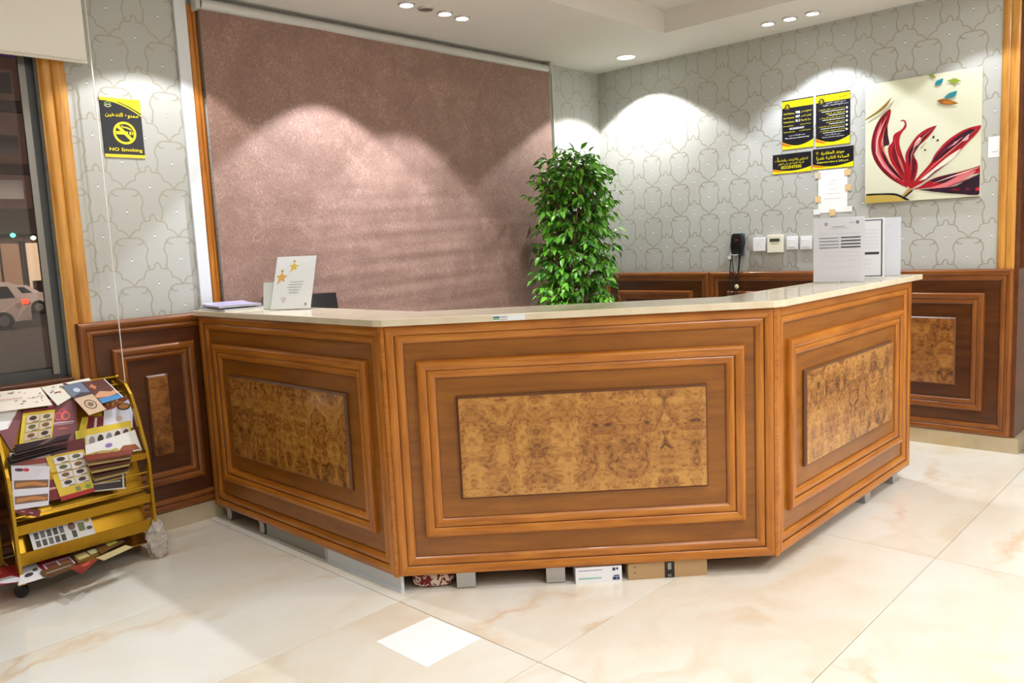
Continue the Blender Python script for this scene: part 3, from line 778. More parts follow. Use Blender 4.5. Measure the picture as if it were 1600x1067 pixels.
s.text('نتمنى لكم إقامة سعيدة', .28, .185, .74, .22, WHT, True); s.text('Thank you for your cooperation', .2, .145, .84, .172, WHT)
s.build('upright black and yellow sign with a list of guest instructions', 'sign', 'black and yellow signs on the right wall')
# complaints sign
s = wall_sheet('notice_sign', -1.471, -1.738, 1.734, 1.862, BLK, .003, rough=.3)
foot_swoosh(s, .26); logo(s, .14, .80, .06, 1.9, BLK, YEL)
s.text('للشكاوى والاقتراحات والملاحظات', .06, .58, .92, .74, (240, 224, 40), True); s.text('الرجاء التواصل على الرقم', .16, .40, .82, .55, (240, 224, 40), True)
s.text('0533547500', .22, .22, .76, .38, (240, 224, 40), False, .015)
s.build('wide black and yellow sign ending in a telephone number', 'sign', 'black and yellow signs on the right wall')
# departure sign
s = wall_sheet('notice_sign', -1.748, -2.013, 1.737, 1.868, BLK, .003, rough=.3)
foot_swoosh(s, .26); logo(s, .12, .80, .06, 1.9, (60, 52, 14), YEL)
s.text('موعد المغادرة', .22, .66, .78, .86, (240, 224, 40), True, .012); s.text('الساعة الثانية ظهراً', .10, .42, .90, .64, (240, 224, 40), True, .012)
s.text('Departure time is 2:00 p.m', .12, .26, .88, .38, (246, 236, 80), False, .008)
s.build('wide black and yellow sign giving the departure time, above the taped paper', 'sign', 'black and yellow signs on the right wall')
# taped white paper
TAPE = (226, 196, 140)
s = wall_sheet('taped_notice', -1.785, -1.975, 1.452, 1.728, (246, 246, 246), .001)
for i, (a, b_) in enumerate(((.30, .66), (.34, .62), (.24, .74), (.22, .78))): s.rect(a, .66-.11*i, b_, .668-.11*i, (214, 214, 220))
s.text('إعلان', .38, .73, .62, .77, (196, 196, 204), True)
pap = s.build('plain white paper notice stuck to the wall with bits of masking tape', 'notice')
for k, (yy, zz, c_) in enumerate(((-1.782, 1.700, (216, 202, 176)), (-1.976, 1.704, TAPE), (-1.982, 1.606, TAPE), (-1.783, 1.545, TAPE), (-1.880, 1.452, TAPE))):
    a = rnd.uniform(-.2, .2); d = .020
    q = Sheet('tape', (-.004, yy+d, zz+d), (-.004, yy-d, zz+d+a*.01), (-.004, yy-d, zz-d), (-.004, yy+d, zz-d+a*.01), c_, .0006, .6, pap); q.build()
for (yy, zz) in ((-1.775, 1.462), (-1.985, 1.470)):
    q = Sheet('tape', (-.0035, yy+.022, zz+.018), (-.0035, yy-.022, zz+.018), (-.0035, yy-.022, zz-.018), (-.0035, yy+.022, zz-.018), (240, 240, 240), .0006, .6, pap); q.build()
# small paper by the oak casing (its code square left out)
s = wall_sheet('small_notice', -2.772, -2.838, 1.709, 1.826, (238, 238, 242), .001)
s.rect(.25, .26, .75, .275, (90, 90, 96)); s.rect(.2, .8, .8, .806, (220, 220, 225))
s.build('small white paper beside the flower picture, next to the oak casing', 'notice')

# ------------------------------------------------------------------ flower picture (flat print on a thick canvas)
PX = .026
pic = thing('flower_picture', 'square canvas print of a dark red flower on a cream ground', 'picture', (0, -2.42, 1.495))
PY0, PY1, PZ0, PZ1 = -2.095, -2.740, 1.495, 2.222
mb = MB(); mb.box((-PX, PY1, PZ0), (-.001, PY0, PZ1)); mb.build('canvas', paint((222, 222, 196), .3, coat=.3), pic, bevel=.003)
pr = Sheet('flower_print', (-PX, PY0, PZ1), (-PX, PY1, PZ1), (-PX, PY1, PZ0), (-PX, PY0, PZ0), (222, 222, 196), .0004, .28, pic, coat=.3)
def pp(L):   # photo pixels of the picture -> print coordinates
    o_ = []
    for (a, b_) in L:
        P = onp(1340+a*260/1027, 80+b_*270/1067, (-PX, 0, 0), (1, 0, 0)); o_.append(((PY0-P.y)/(PY0-PY1), (P.z-PZ0)/(PZ1-PZ0)))
    return [(min(1, max(0, u)), min(1, max(0, v))) for u, v in o_]
RED = (170, 24, 40); DRED = (112, 14, 30); PUR = (62, 20, 40); PNK = (222, 120, 126); CRM = (238, 228, 214); OLV = (140, 110, 40); BRN = (150, 90, 24); DKV = (44, 22, 40)
def smooth_loop(P, k=4):
    n = len(P); out = []
    for i in range(n):
        p0, p1, p2, p3 = [Vector(P[(i+j-1) % n]) for j in range(4)]
        # keep sharp tips sharp
        for q in range(k):
            x = q/k
            def tang(a, b_, c): 
                d1 = (b_-a); d2 = (c-b_)
                return (c-a)*.5 if d1.length and d2.length and d1.normalized().dot(d2.normalized()) > -.25 else Vector((0, 0))
            m1 = tang(p0, p1, p2); m2 = tang(p1, p2, p3)
            out.append(tuple((2*x**3-3*x*x+1)*p1+(x**3-2*x*x+x)*m1+(-2*x**3+3*x*x)*p2+(x**3-x*x)*m2))
    return out
def petal(pts, rgb): pr.poly(pp(smooth_loop(pts)), rgb)
# left big petal
petal([(200, 355), (206, 380), (185, 460), (150, 545), (150, 600), (175, 680), (230, 750), (295, 820), (305, 845), (235, 800), (165, 750), (110, 685), (85, 610), (90, 530), (120, 445), (160, 390)], RED)
petal([(200, 357), (170, 410), (125, 480), (105, 550), (110, 620), (135, 690), (195, 760), (290, 838), (200, 785), (130, 715), (92, 640), (88, 560), (105, 480), (145, 405)], DRED)
petal([(150, 430), (132, 520), (130, 590), (150, 660), (200, 730), (270, 800), (180, 735), (125, 660), (112, 590), (120, 510)], PNK)
petal([(185, 460), (188, 520), (196, 575), (165, 590), (175, 650), (240, 740), (300, 815), (215, 745), (160, 660), (150, 590), (160, 520)], PUR)
# curled petal
petal([(300, 440), (300, 470), (270, 510), (258, 560), (270, 620), (288, 670), (310, 720), (318, 800), (305, 840), (250, 750), (205, 680), (188, 600), (215, 560), (225, 515), (270, 485), (290, 455), (285, 432), (262, 434), (275, 424), (292, 426)], RED)
petal([(228, 560), (240, 620), (262, 700), (300, 790), (250, 720), (215, 640)], DRED)
petal([(250, 640), (275, 690), (292, 740), (285, 745), (262, 690)], PNK)
# third petal
petal([(490, 458), (450, 515), (400, 565), (350, 605), (345, 640), (370, 690), (365, 760), (335, 830), (310, 830), (300, 700), (296, 640), (325, 580), (370, 520), (430, 478)], RED)
petal([(485, 462), (440, 490), (380, 535), (335, 590), (315, 640), (320, 720), (345, 640), (400, 555), (440, 510)], PUR)
petal([(385, 530), (360, 560), (345, 595), (375, 575), (395, 545)], CRM)
petal([(330, 650), (335, 730), (325, 810), (355, 740), (352, 680)], DRED)
# long right petal
petal([(773, 455), (735, 510), (670, 575), (600, 650), (520, 720), (430, 790), (330, 850), (325, 835), (385, 765), (450, 690), (480, 635), (545, 560), (630, 500), (700, 470)], RED)
petal([(700, 480), (640, 510), (560, 570), (490, 640), (460, 690), (530, 650), (620, 590), (690, 530), (730, 490)], PUR)
petal([(640, 600), (560, 650), (470, 725), (380, 800), (440, 780), (530, 710), (600, 650)], CRM)
petal([(690, 510), (650, 545), (640, 560), (680, 545)], (210, 200, 205))
petal([(625, 555), (590, 585), (600, 560)], (230, 170, 175))
# bottom right petals
petal([(773, 700), (700, 725), (600, 752), (500, 775), (440, 800), (380, 838), (330, 855), (400, 848), (500, 830), (600, 800), (700, 762), (773, 745)], RED)
petal([(620, 750), (520, 772), (440, 800), (520, 815), (590, 790)], PUR)
petal([(730, 735), (640, 760), (540, 812), (440, 845), (540, 850), (640, 800), (720, 752)], PNK)
petal([(773, 752), (690, 785), (610, 830), (500, 845), (380, 855), (480, 868), (620, 880), (773, 878)], DKV)
petal([(600, 845), (580, 858), (620, 862), (640, 850)], DRED); petal([(740, 840), (725, 858), (760, 862), (765, 845)], (190, 40, 60)); petal([(680, 842), (665, 856), (700, 858)], (110, 30, 56))
# thin light and dark strokes along the petals
def stroke(P, w0, rgb):
    P = [Vector(p) for p in P]; L = []; R = []
    for i, p in enumerate(P):
        d = (P[min(i+1, len(P)-1)]-P[max(i-1, 0)]).normalized(); nn_ = Vector((-d.y, d.x))*(w0*math.sin(math.pi*(i+.15)/(len(P)-.7)))
        L.append(tuple(p+nn_)); R.append(tuple(p-nn_))
    pr.poly(pp(L+list(reversed(R))), rgb)
stroke([(185, 400), (150, 470), (122, 550), (118, 630), (160, 710), (240, 790)], 4, (236, 190, 180))
stroke([(170, 470), (158, 540), (160, 610), (200, 690), (270, 780)], 4, (226, 120, 90))
stroke([(195, 385), (170, 450), (152, 520)], 5, (90, 16, 36))
stroke([(232, 540), (236, 600), (258, 680), (296, 780)], 3, (214, 90, 80)); stroke([(262, 600), (280, 680), (304, 790)], 4, (120, 16, 30))
stroke([(470, 475), (410, 525), (360, 580), (335, 640), (330, 740)], 4, (220, 110, 110)); stroke([(350, 640), (356, 700), (338, 800)], 5, (80, 18, 40))
stroke([(740, 480), (660, 545), (570, 620), (470, 705), (370, 805)], 4, (228, 120, 110)); stroke([(600, 560), (540, 610), (490, 660)], 6, (120, 30, 60)); stroke([(650, 530), (600, 570), (560, 600)], 4, (214, 150, 160))
stroke([(560, 690), (480, 745), (390, 820)], 4, (90, 14, 34)); stroke([(760, 715), (680, 742), (580, 775), (470, 815)], 4, (240, 200, 190)); stroke([(740, 770), (660, 800), (560, 835)], 4, (120, 40, 70))
# stem, ground, leaves, specks
petal([(318, 845), (335, 860), (300, 895), (280, 890)], (190, 150, 90)); petal([(335, 858), (345, 862), (300, 900), (292, 894)], (40, 30, 30))
petal([(63, 885), (150, 882), (240, 885), (300, 915), (270, 935), (66, 950)], (196, 168, 84)); petal([(63, 882), (150, 878), (245, 880), (325, 918), (300, 920), (240, 892), (150, 888), (63, 892)], (30, 30, 30))
petal([(215, 283), (180, 345), (120, 390), (52, 428), (60, 415), (120, 375), (175, 325)], OLV)
petal([(440, 145), (465, 138), (488, 165), (460, 162)], (140, 150, 60)); petal([(532, 168), (525, 195), (500, 212), (483, 208), (490, 185)], (30, 130, 150))
petal([(550, 185), (580, 175), (605, 168), (648, 187), (620, 190), (605, 208), (590, 195)], (140, 160, 50)); petal([(618, 245), (600, 280), (535, 292), (565, 262)], (40, 130, 145))
petal([(495, 305), (540, 295), (600, 312), (625, 324), (570, 330), (515, 322)], BRN); petal([(540, 306), (600, 316), (570, 326), (530, 320)], (196, 120, 40))
petal([(475, 520), (478, 535), (468, 540), (465, 530)], (30, 26, 26)); petal([(505, 542), (502, 556), (492, 556), (492, 548)], (30, 26, 26)); petal([(425, 606), (425, 615), (415, 615), (415, 607)], (30, 26, 26)); petal([(430, 560), (400, 600), (390, 602), (420, 568)], (170, 150, 70))
pr.build()

# ------------------------------------------------------------------ switches, thermostat, handset on the right wall
PLW = paint((236, 236, 238), .35, name='white_plastic'); PLC = paint((238, 234, 214), .35, name='cream_plastic')
def wall_box(name, yc, z0, w_, h, d, label, cat, mat, kind):
    r = thing(name, label, cat, (0, yc, z0))
    mb = MB(); mb.box((-d, yc-w_/2, z0), (-.0005, yc+w_/2, z0+h)); mb.build('housing' if kind == 'thermostat' else 'plate', mat, r, bevel=.004)
    if kind == 'switch':
        mb = MB(); mb.box((-d-.004, yc-w_*.34, z0+h*.2), (-d-.0002, yc+w_*.34, z0+h*.8)); mb.build('rocker', mat, r, bevel=.002)
    elif kind == 'socket':
        for dy, dz in ((0, .012), (-.011, -.008), (.011, -.008)):
            mb = MB(); mb.box((-d-.0008, yc+dy-.003, z0+h/2+dz-.004), (-d-.0001, yc+dy+.003, z0+h/2+dz+.004)); mb.build('socket_slot', paint((200, 200, 202), .5), r)
    else:
        mb = MB(); mb.box((-d-.0015, yc-w_*.32, z0+h*.62), (-d-.0001, yc+w_*.32, z0+h*.80)); mb.build('display', paint((62, 72, 66), .2), r)
        mb = MB(); mb.box((-d-.001, yc-w_*.25, z0+h*.50), (-d-.0001, yc+w_*.25, z0+h*.53)); mb.build('slot', paint((170, 166, 150), .4), r)
    return r
wall_box('wall_socket', -1.375, 1.214, .086, .092, .03, 'white wall socket between the black handset and the thermostat', 'socket', PLW, 'socket')
wall_box('thermostat', -1.492, 1.202, .112, .120, .028, 'cream wall thermostat with a small dark display', 'thermostat', PLC, 'thermostat')
wall_box('light_switch', -1.610, 1.219, .078, .088, .02, 'white light switch next to the thermostat', 'switch', PLW, 'switch')
wall_box('light_switch', -1.708, 1.217, .078, .088, .02, 'white light switch in the middle of the three switches', 'switch', PLW, 'switch')
wall_box('light_switch', -1.806, 1.217, .078, .088, .02, 'white light switch half hidden behind the counter notice', 'switch', PLW, 'switch')
hs = thing('wall_handset', 'black handheld terminal hanging in a wall cradle with trailing cables', 'handset', (0, -1.215, 1.18))
BLKP = paint((30, 31, 36), .35, name='black_plastic'); GRYP = paint((112, 116, 122), .35, name='grey_plastic')
mb = MB(); mb.box((-.016, -1.262, 1.185), (-.0005, -1.168, 1.345)); mb.build('cradle', GRYP, hs, bevel=.006)
mb = MB()
prof = [(-1.178, 1.330), (-1.190, 1.345), (-1.246, 1.345), (-1.262, 1.325), (-1.270, 1.285), (-1.262, 1.250), (-1.250, 1.195), (-1.178, 1.195), (-1.166, 1.25)]
mb.add([(-.02, y, z) for y, z in prof]+[(-.055, y*.92-1.215*.08, z*.97+1.27*.03) for y, z in prof], [tuple(range(9)), tuple(reversed(range(9, 18)))]+[(i, 9+i, 9+(i+1) % 9, (i+1) % 9) for i in range(9)])
mb.build('terminal_body', BLKP, hs)
mb = MB(); mb.box((-.058, -1.246, 1.235), (-.0555, -1.186, 1.32)); mb.build('screen', paint((12, 12, 18), .1), hs)
mb = MB(); mb.box((-.0592, -1.236, 1.29), (-.0581, -1.206, 1.308)); mb.build('screen_logo', paint((90, 40, 36), .3), hs)
mb = MB(); mb.bar([(-.03, -1.160, 1.178), (-.03, -1.175, 1.200), (-.03, -1.210, 1.192), (-.03, -1.235, 1.200), (-.03, -1.25, 1.225)], (1, 0, 0), .05, .006); mb.build('cradle_clip', PLW, hs)
mb = MB(); mb.box((-.055, -1.172, 1.165), (-.02, -1.150, 1.186)); mb.build('plug', PLW, hs, bevel=.003)
for k, pts in enumerate(([(-.04, -1.165, 1.17), (-.055, -1.168, 1.10), (-.062, -1.170, 1.0), (-.064, -1.172, .86)], [(-.04, -1.175, 1.19), (-.055, -1.19, 1.12), (-.062, -1.2, 1.03), (-.064, -1.198, .86)],
                         [(-.04, -1.235, 1.20), (-.055, -1.235, 1.12), (-.064, -1.225, 1.0), (-.066, -1.218, .86)], [(-.035, -1.245, 1.22), (-.055, -1.242, 1.13), (-.062, -1.235, 1.05), (-.066, -1.228, .98)])):
    mb = MB(); mb.tube(pts, .0042, 6); mb.build('cable', BLKP, hs, smooth=True)
mb = MB(); mb.lathe([(.002, -.016), (.012, -.011), (.016, 0), (.012, .011), (.002, .016)], (-.075, -1.228, .970), seg=12); mb.build('toggle', paint((214, 200, 160), .4), hs, smooth=True)

# ------------------------------------------------------------------ potted ficus in the corner
PC = Vector((-.93, -.46, 0))
ficus = thing('potted_ficus', 'tall leafy green potted ficus tree in the corner behind the counter', 'plant', PC)
mb = MB(); mb.lathe([(.10, 0), (.15, .02), (.175, .28), (.19, .30), (.19, .325), (.165, .325), (.16, .29), (.02, .285)], PC, seg=24); mb.build('pot', paint((92, 62, 44), .45, name='brown_pot'), ficus, smooth=True)
mb = MB(); mb.lathe([(.158, .285), (.10, .295), (.02, .298)], PC, seg=20); mb.build('soil', paint((52, 38, 28), .9), ficus)
BARK = paint((120, 98, 74), .8, name='ficus_bark')
def leaf_mat(name, a, b_):
    mt, nt, b = new_mat(name); t = NT(nt); oi = t.n('ShaderNodeObjectInfo'); at = t.n('ShaderNodeAttribute'); at.attribute_name = 'tone'
    r = t.m('FRACT', t.m('ADD', oi.outputs['Random'], at.outputs['Fac']))
    nt.links.new(t.mix(r, col(*a), col(*b_)), b.inputs['Base Color'])
    b.inputs['Roughness'].default_value = .32; b.inputs['Specular IOR Level'].default_value = .5
    b.inputs['Subsurface Weight'].default_value = 0
    return mt
LEAF = leaf_mat('ficus_leaf', (34, 106, 24), (128, 200, 58))
def leaf_verts(L, Wd, fold, droop):
    st = [(0, 0), (.18, .62), (.42, 1), (.68, .74), (.88, .3), (1, 0)]
    vs = [(0, 0, 0)]; mid = []; lf = []; rt = []
    for (s_, w_) in st:
        z = -droop*s_*s_*L; mid.append((0, s_*L, z)); lf.append((-w_*Wd/2, s_*L, z+fold*w_*Wd/2)); rt.append((w_*Wd/2, s_*L, z+fold*w_*Wd/2))
    V = mid + lf[1:-1] + rt[1:-1]; n = len(st); a = n; b_ = n+n-2
    F = [(0, 1, a), (0, b_, 1)]
    for i in range(1, n-2): F += [(i, i+1, a+i, a+i-1), (i, b_+i-1, b_+i, i+1)]
    F += [(n-2, n-1, a+n-3), (n-2, b_+n-3, n-1)]
    return V, F
lv = [leaf_verts(.056, .027, .35, .35), leaf_verts(.046, .025, .2, .5), leaf_verts(.062, .029, .45, .25)]
leaf_me = []
for V, F in lv:
    me = bpy.data.meshes.new('leaf'); me.from_pydata(V, [], F); me.materials.append(LEAF); me.polygons.foreach_set('use_smooth', [True]*len(F)); leaf_me.append(me)
def env(z):      # crown radius by height
    pts = [(.62, .10), (.80, .26), (1.0, .31), (1.2, .34), (1.4, .31), (1.55, .315), (1.75, .34), (1.88, .28), (1.96, .12), (1.99, .02)]
    if z <= pts[0][0]: return pts[0][1]
    for (z0_, r0), (z1_, r1) in zip(pts[:-1], pts[1:]):
        if z <= z1_: return r0+(r1-r0)*(z-z0_)/(z1_-z0_)
    return .01
VD = Vector((.72, .69, 0)); SD = Vector((.69, -.72, 0))   # away from / across the line from the entrance
stems = []
for k in range(5):
    a = k*1.3; p = [PC+Vector((.05*math.cos(a), .05*math.sin(a), .28))]
    top = 1.55+.09*k
    for j in range(1, 7):
        f = j/6; p.append(PC+Vector(((.05+.10*f)*math.cos(a+f*1.6), (.05+.10*f)*math.sin(a+f*1.6), .28+(top-.28)*f)))
    stems.append(p); mb = MB(); mb.tube(p, [.014*(1-.7*i/6) for i in range(7)], 7); mb.build('stem', BARK, ficus, smooth=True)
twigs = MB(); leaves = []
r2 = random.Random(21)
def lump(ang, z): return 1+.14*math.sin(3*ang+z*7)+.10*math.sin(5*ang-z*11+1)
N_TW = 400
for k in range(N_TW):
    z = .68+1.28*(k+.5)/N_TW + r2.uniform(-.02, .02); ang = k*2.39996+r2.uniform(-.3, .3)
    R_ = env(z)*lump(ang, z)*r2.uniform(.70, 1.0)*.93
    stp = stems[k % 5]; f = min(.95, max(.05, (z-.12-.28)/(1.6-.28))); i = int(f*6); base = stp[i].lerp(stp[min(6, i+1)], f*6-i)
    tip = PC+Vector((R_*math.cos(ang), R_*math.sin(ang), z))
    if tip.y > -.105: tip.y = -.105-r2.random()*.03
    if tip.x > -.10: tip.x = -.10
    mid = base.lerp(tip, .55)+Vector((0, 0, .05))
    twigs.tube([base, mid, tip], [.004, .003, .0015], 5)
    dirn = (tip-mid).normalized(); nl = 11
    for q in range(nl):
        s_ = .25+.75*q/(nl-1)
        P = (base.lerp(mid, s_/.55) if s_ < .55 else mid.lerp(tip, (s_-.55)/.45))
        side = dirn.cross(ZV).normalized()*(1 if q % 2 else -1)
        d = (dirn*r2.uniform(.3, 1.0)+side*r2.uniform(.4, 1.1)+Vector((0, 0, r2.uniform(-.75, .25)))+Vector((r2.uniform(-.3, .3), r2.uniform(-.3, .3), 0)))
        if q == nl-1: d = dirn+Vector((0, 0, -.35))
        d.normalize()
        if (P+d*.07).y > -.085: d.y = -abs(d.y)
        leaves.append((P, d, r2.uniform(.8, 1.25), r2.uniform(-.7, .7), r2.random()))
twigs.build('twigs', BARK, ficus)['kind'] = 'stuff'
def leaf_matrix(P, d, sc, roll):
    x = d.cross(ZV).normalized(); z = x.cross(d).normalized()
    M = frame_matrix(P, x, d, z) @ Matrix.Rotation(roll, 4, 'Y') @ Matrix.Scale(sc, 4)
    return M
view = (CAM-PC); view.z = 0; view.normalize()
vis = [L_ for L_ in leaves if L_[0].z > .90]
vis.sort(key=lambda L_: -((L_[0]-PC).dot(view)))
single = vis[:300]; ids = set(id(x) for x in single); rest = [x for x in leaves if id(x) not in ids]
Wf = world_of(ficus).inverted()
for k, (P, d, sc, roll, tone) in enumerate(single):
    o = bpy.data.objects.new('leaf', leaf_me[k % 3]); C.objects.link(o); o.parent = ficus; o.matrix_local = Wf @ leaf_matrix(P, d, sc, roll)
mb = MB(); tones = []
for k, (P, d, sc, roll, tone) in enumerate(rest):
    M = leaf_matrix(P, d, sc, roll); V, F = lv[k % 3]; mb.add([M @ Vector(v) for v in V], F); tones += [tone]*len(V)
o = mb.build('foliage', LEAF, ficus, smooth=True, angle=180); o['kind'] = 'stuff'
at = o.data.attributes.new('tone', 'FLOAT', 'POINT'); at.data.foreach_set('value', tones)

# ------------------------------------------------------------------ chairs behind the counter
LEATHER = paint((20, 19, 20), .35, name='black_leather'); CHROME = paint((200, 200, 204), .15, 1, name='chrome')
def office_chair(loc, face, top, wd, label, chrome_rim=False, arms=True, sw=.25):
    r = thing('office_chair', label, 'chair', (loc[0], loc[1], 0)); c = Vector((loc[0], loc[1], 0)); f = Vector((math.cos(face), math.sin(face), 0)); sd = Vector((-f.y, f.x, 0))
    M = frame_matrix(c, f, sd, ZV)
    mb = MB(); mb.box((-.22, -sw, .44), (.22, sw, .53), M=M); mb.build('seat', LEATHER, r, bevel=.03, smooth=True)
    mb = MB(); h0 = .56
    vs = []; n = 8
    for j in range(n+1):
        z = h0+(top-h0)*j/n; cv = .03*math.sin(math.pi*j/n)
        for i in range(n+1):
            yy = -wd/2+wd*i/n; e = 0 if 0 < i < n else -.012
            vs.append(M @ Vector((-.22-.05*j/n+.03*(2*i/n-1)**2+cv, yy*(1-.06*(j/n)), z)))
    m0 = len(vs); vs2 = [v-f*.06 for v in vs]
    fs = [(j*(n+1)+i, j*(n+1)+i+1, (j+1)*(n+1)+i+1, (j+1)*(n+1)+i) for j in range(n) for i in range(n)]
    fs2 = [tuple(m0+k for k in reversed(q)) for q in fs]
    rim = [i for i in range(n+1)]+[j*(n+1)+n for j in range(1, n+1)]+[n*(n+1)+i for i in range(n-1, -1, -1)]+[j*(n+1) for j in range(n-1, 0, -1)]
    fs3 = [(rim[(k+1) % len(rim)], rim[k], m0+rim[k], m0+rim[(k+1) % len(rim)]) for k in range(len(rim))]
    mb.add(vs+vs2, fs+fs2+fs3); mb.build('backrest', LEATHER, r, smooth=True)
    if chrome_rim:
        mb = MB(); pts = []
        for k in range(17):
            th = math.pi*k/16; pts.append(M @ Vector((-.285, (wd/2+.012)*math.cos(th)*(1 if abs(math.cos(th)) < .97 else 1), top-.06+.075*math.sin(th)**.6)))
        mb.tube(pts, .009, 8); mb.build('back_frame', CHROME, r, smooth=True)
    mb = MB(); mb.bar([M @ Vector((-.1, 0, .43)), M @ Vector((-.26, 0, .43)), M @ Vector((-.31, 0, .50)), M @ Vector((-.31, 0, .75))], sd, .06, .01); mb.build('back_bracket', CHROME, r)
    mb = MB(); mb.tube([c+ZV*.10, c+ZV*.44], .028, 12); mb.build('gas_lift', CHROME, r)
    for k in range(5):
        a = 2*math.pi*k/5+.3; q = c+Vector((.19*math.cos(a), .19*math.sin(a), 0))
        mb = MB(); mb.bar([c+ZV*.11, q+ZV*.075], ZV, .035, .03); mb.build('base_arm', BLKP, r)
        mb = MB(); mb.lathe([(.01, -.02), (.027, -.018), (.027, .018), (.01, .02)], q+ZV*.0275, axis=(math.sin(a), -math.cos(a), 0), seg=12); mb.build('caster', BLKP, r)
    for s_ in ((-1, 1) if arms else ()):
        mb = MB(); mb.bar([M @ Vector((-.1, s_*.25, .46)), M @ Vector((-.05, s_*.29, .55)), M @ Vector((-.05, s_*.29, .66)), M @ Vector((.15, s_*.29, .68))], sd, .035, .018); mb.build('armrest', BLKP, r)
    return r
office_chair((-3.045, -.425), math.radians(-110), 1.125, .41, 'black leather office chair behind the counter, in front of the mauve curtain', arms=False, sw=.19)
office_chair((-.78, -1.12), math.radians(190), .855, .42, 'chrome framed black chair behind the counter near the phone cables', True)

# ------------------------------------------------------------------ things on the worktop
ACR, nt, b = new_mat('clear_acrylic'); t = NT(nt); nt.nodes.remove(b)
fr = t.n('ShaderNodeFresnel'); fr.inputs[0].default_value = 1.45
tr = t.n('ShaderNodeBsdfTransparent'); tr.inputs[0].default_value = (.995, .997, .997, 1)
gl = t.n('ShaderNodeBsdfGlossy'); gl.inputs['Roughness'].default_value = .03
mx = t.n('ShaderNodeMixShader'); t.put(mx.inputs[0], t.m('MULTIPLY', fr.outputs[0], .3)); t.put(mx.inputs[1], tr.outputs[0]); t.put(mx.inputs[2], gl.outputs[0])
nt.links.new(mx.outputs[0], nt.nodes['Material Output'].inputs[0])
ZS = ZT
def stand(name, label, cat, tl, tr, br, bl, rgb, edge=.006, back=None, group=None):
    r = thing(name, label, cat, ((Vector(br)+Vector(bl))/2))
    s = Sheet('insert', tl, tr, br, bl, rgb, .0015, .4, r)
    n = s.n
    ex = (Vector(tr)-Vector(tl)).normalized()*edge; ey = (Vector(tl)-Vector(bl)).normalized()*edge
    q = Sheet('acrylic_front', Vector(tl)-ex+ey+n*.004, Vector(tr)+ex+ey+n*.004, Vector(br)+ex-ey*0+n*.004, Vector(bl)-ex-ey*0+n*.004, (240, 244, 246), .002, .05, r)
    q.mats = [ACR]; q.build()
    q = Sheet('acrylic_back', Vector(tl)-ex+ey-n*.004, Vector(tr)+ex+ey-n*.004, Vector(br)+ex-n*.004, Vector(bl)-ex-n*.004, (240, 244, 246), .002, .05, r)
    q.mats = [ACR]; q.build()
    return r, s
# award card in a slanted holder on the left wing
bl_, br_ = Vector((-3.362, -.580, ZS+.004)), Vector((-3.252, -.747, ZS+.004))
ex = (br_-bl_).normalized(); nn = ex.cross(ZV); lean = (ZV*.90 - nn*.42).normalized()
hgt = .268
r, s = stand('award_card', 'slanted clear holder with a white card bearing gold star figures', 'card holder', bl_+lean*hgt, br_+lean*hgt, br_, bl_, (244, 244, 244))
for cu, cv, k, c_ in ((.46, .80, 1.0, (232, 196, 60)), (.18, .60, 1.15, (236, 176, 70))):
    P = []
    for i in range(10):
        a = math.pi/2+i*math.pi/5; rr = (.135 if i % 2 == 0 else .062)*k; P.append((cu+rr*math.cos(a), cv+rr*.68*math.sin(a)))
    P[4] = (P[4][0]-.01*k, P[4][1]-.05*k); s.poly(P, c_); s.ell(cu, cv+.105*k, .03*k, .022*k, (200, 160, 60), 8)
for i, (a, b_) in enumerate(((.40, .76), (.38, .74), (.36, .72), (.40, .68), (.42, .64))): s.rect(a, .50-.05*i, b_, .512-.05*i, (190, 190, 186))
s.poly([(.22, .20), (.30, .24), (.36, .20), (.29, .11)], (226, 206, 214)); s.rect(.84, .06, .90, .10, (150, 150, 150))
s.build()
q = Sheet('holder_foot', bl_+nn*.012, br_+nn*.012, br_+nn*.012-ZV*.003, bl_+nn*.012-ZV*.003, (240, 244, 246), .07, .05, r); q.mats = [ACR]; q.n = -nn; q.mb = MB(); q.mb.add([bl_+nn*.015-ZV*.004, br_+nn*.015-ZV*.004, br_-nn*.085-ZV*.004, bl_-nn*.085-ZV*.004, bl_+nn*.015, br_+nn*.015, br_-nn*.085, bl_-nn*.085], [(0, 3, 2, 1), (4, 5, 6, 7), (0, 1, 5, 4), (1, 2, 6, 5), (2, 3, 7, 6), (3, 0, 4, 7)]); q.build()
# small plain card holder behind it
bl2, br2 = Vector((-3.338, -.470, ZS+.001)), Vector((-3.278, -.550, ZS+.001)); ex2 = (br2-bl2).normalized(); nn2 = ex2.cross(ZV); up2 = (ZV*.97-nn2*.24).normalized()
s = Sheet('leaflet_holder', bl2+up2*.13, br2+up2*.13, br2, bl2, (214, 218, 216), .004, .25)
s.mb.box((0, 0, 0), (.10, .05, .004), M=frame_matrix(bl2-nn2*.05, ex2, nn2, ZV))
s.build('small pale leaflet holder half hidden behind the slanted award card', 'card holder')
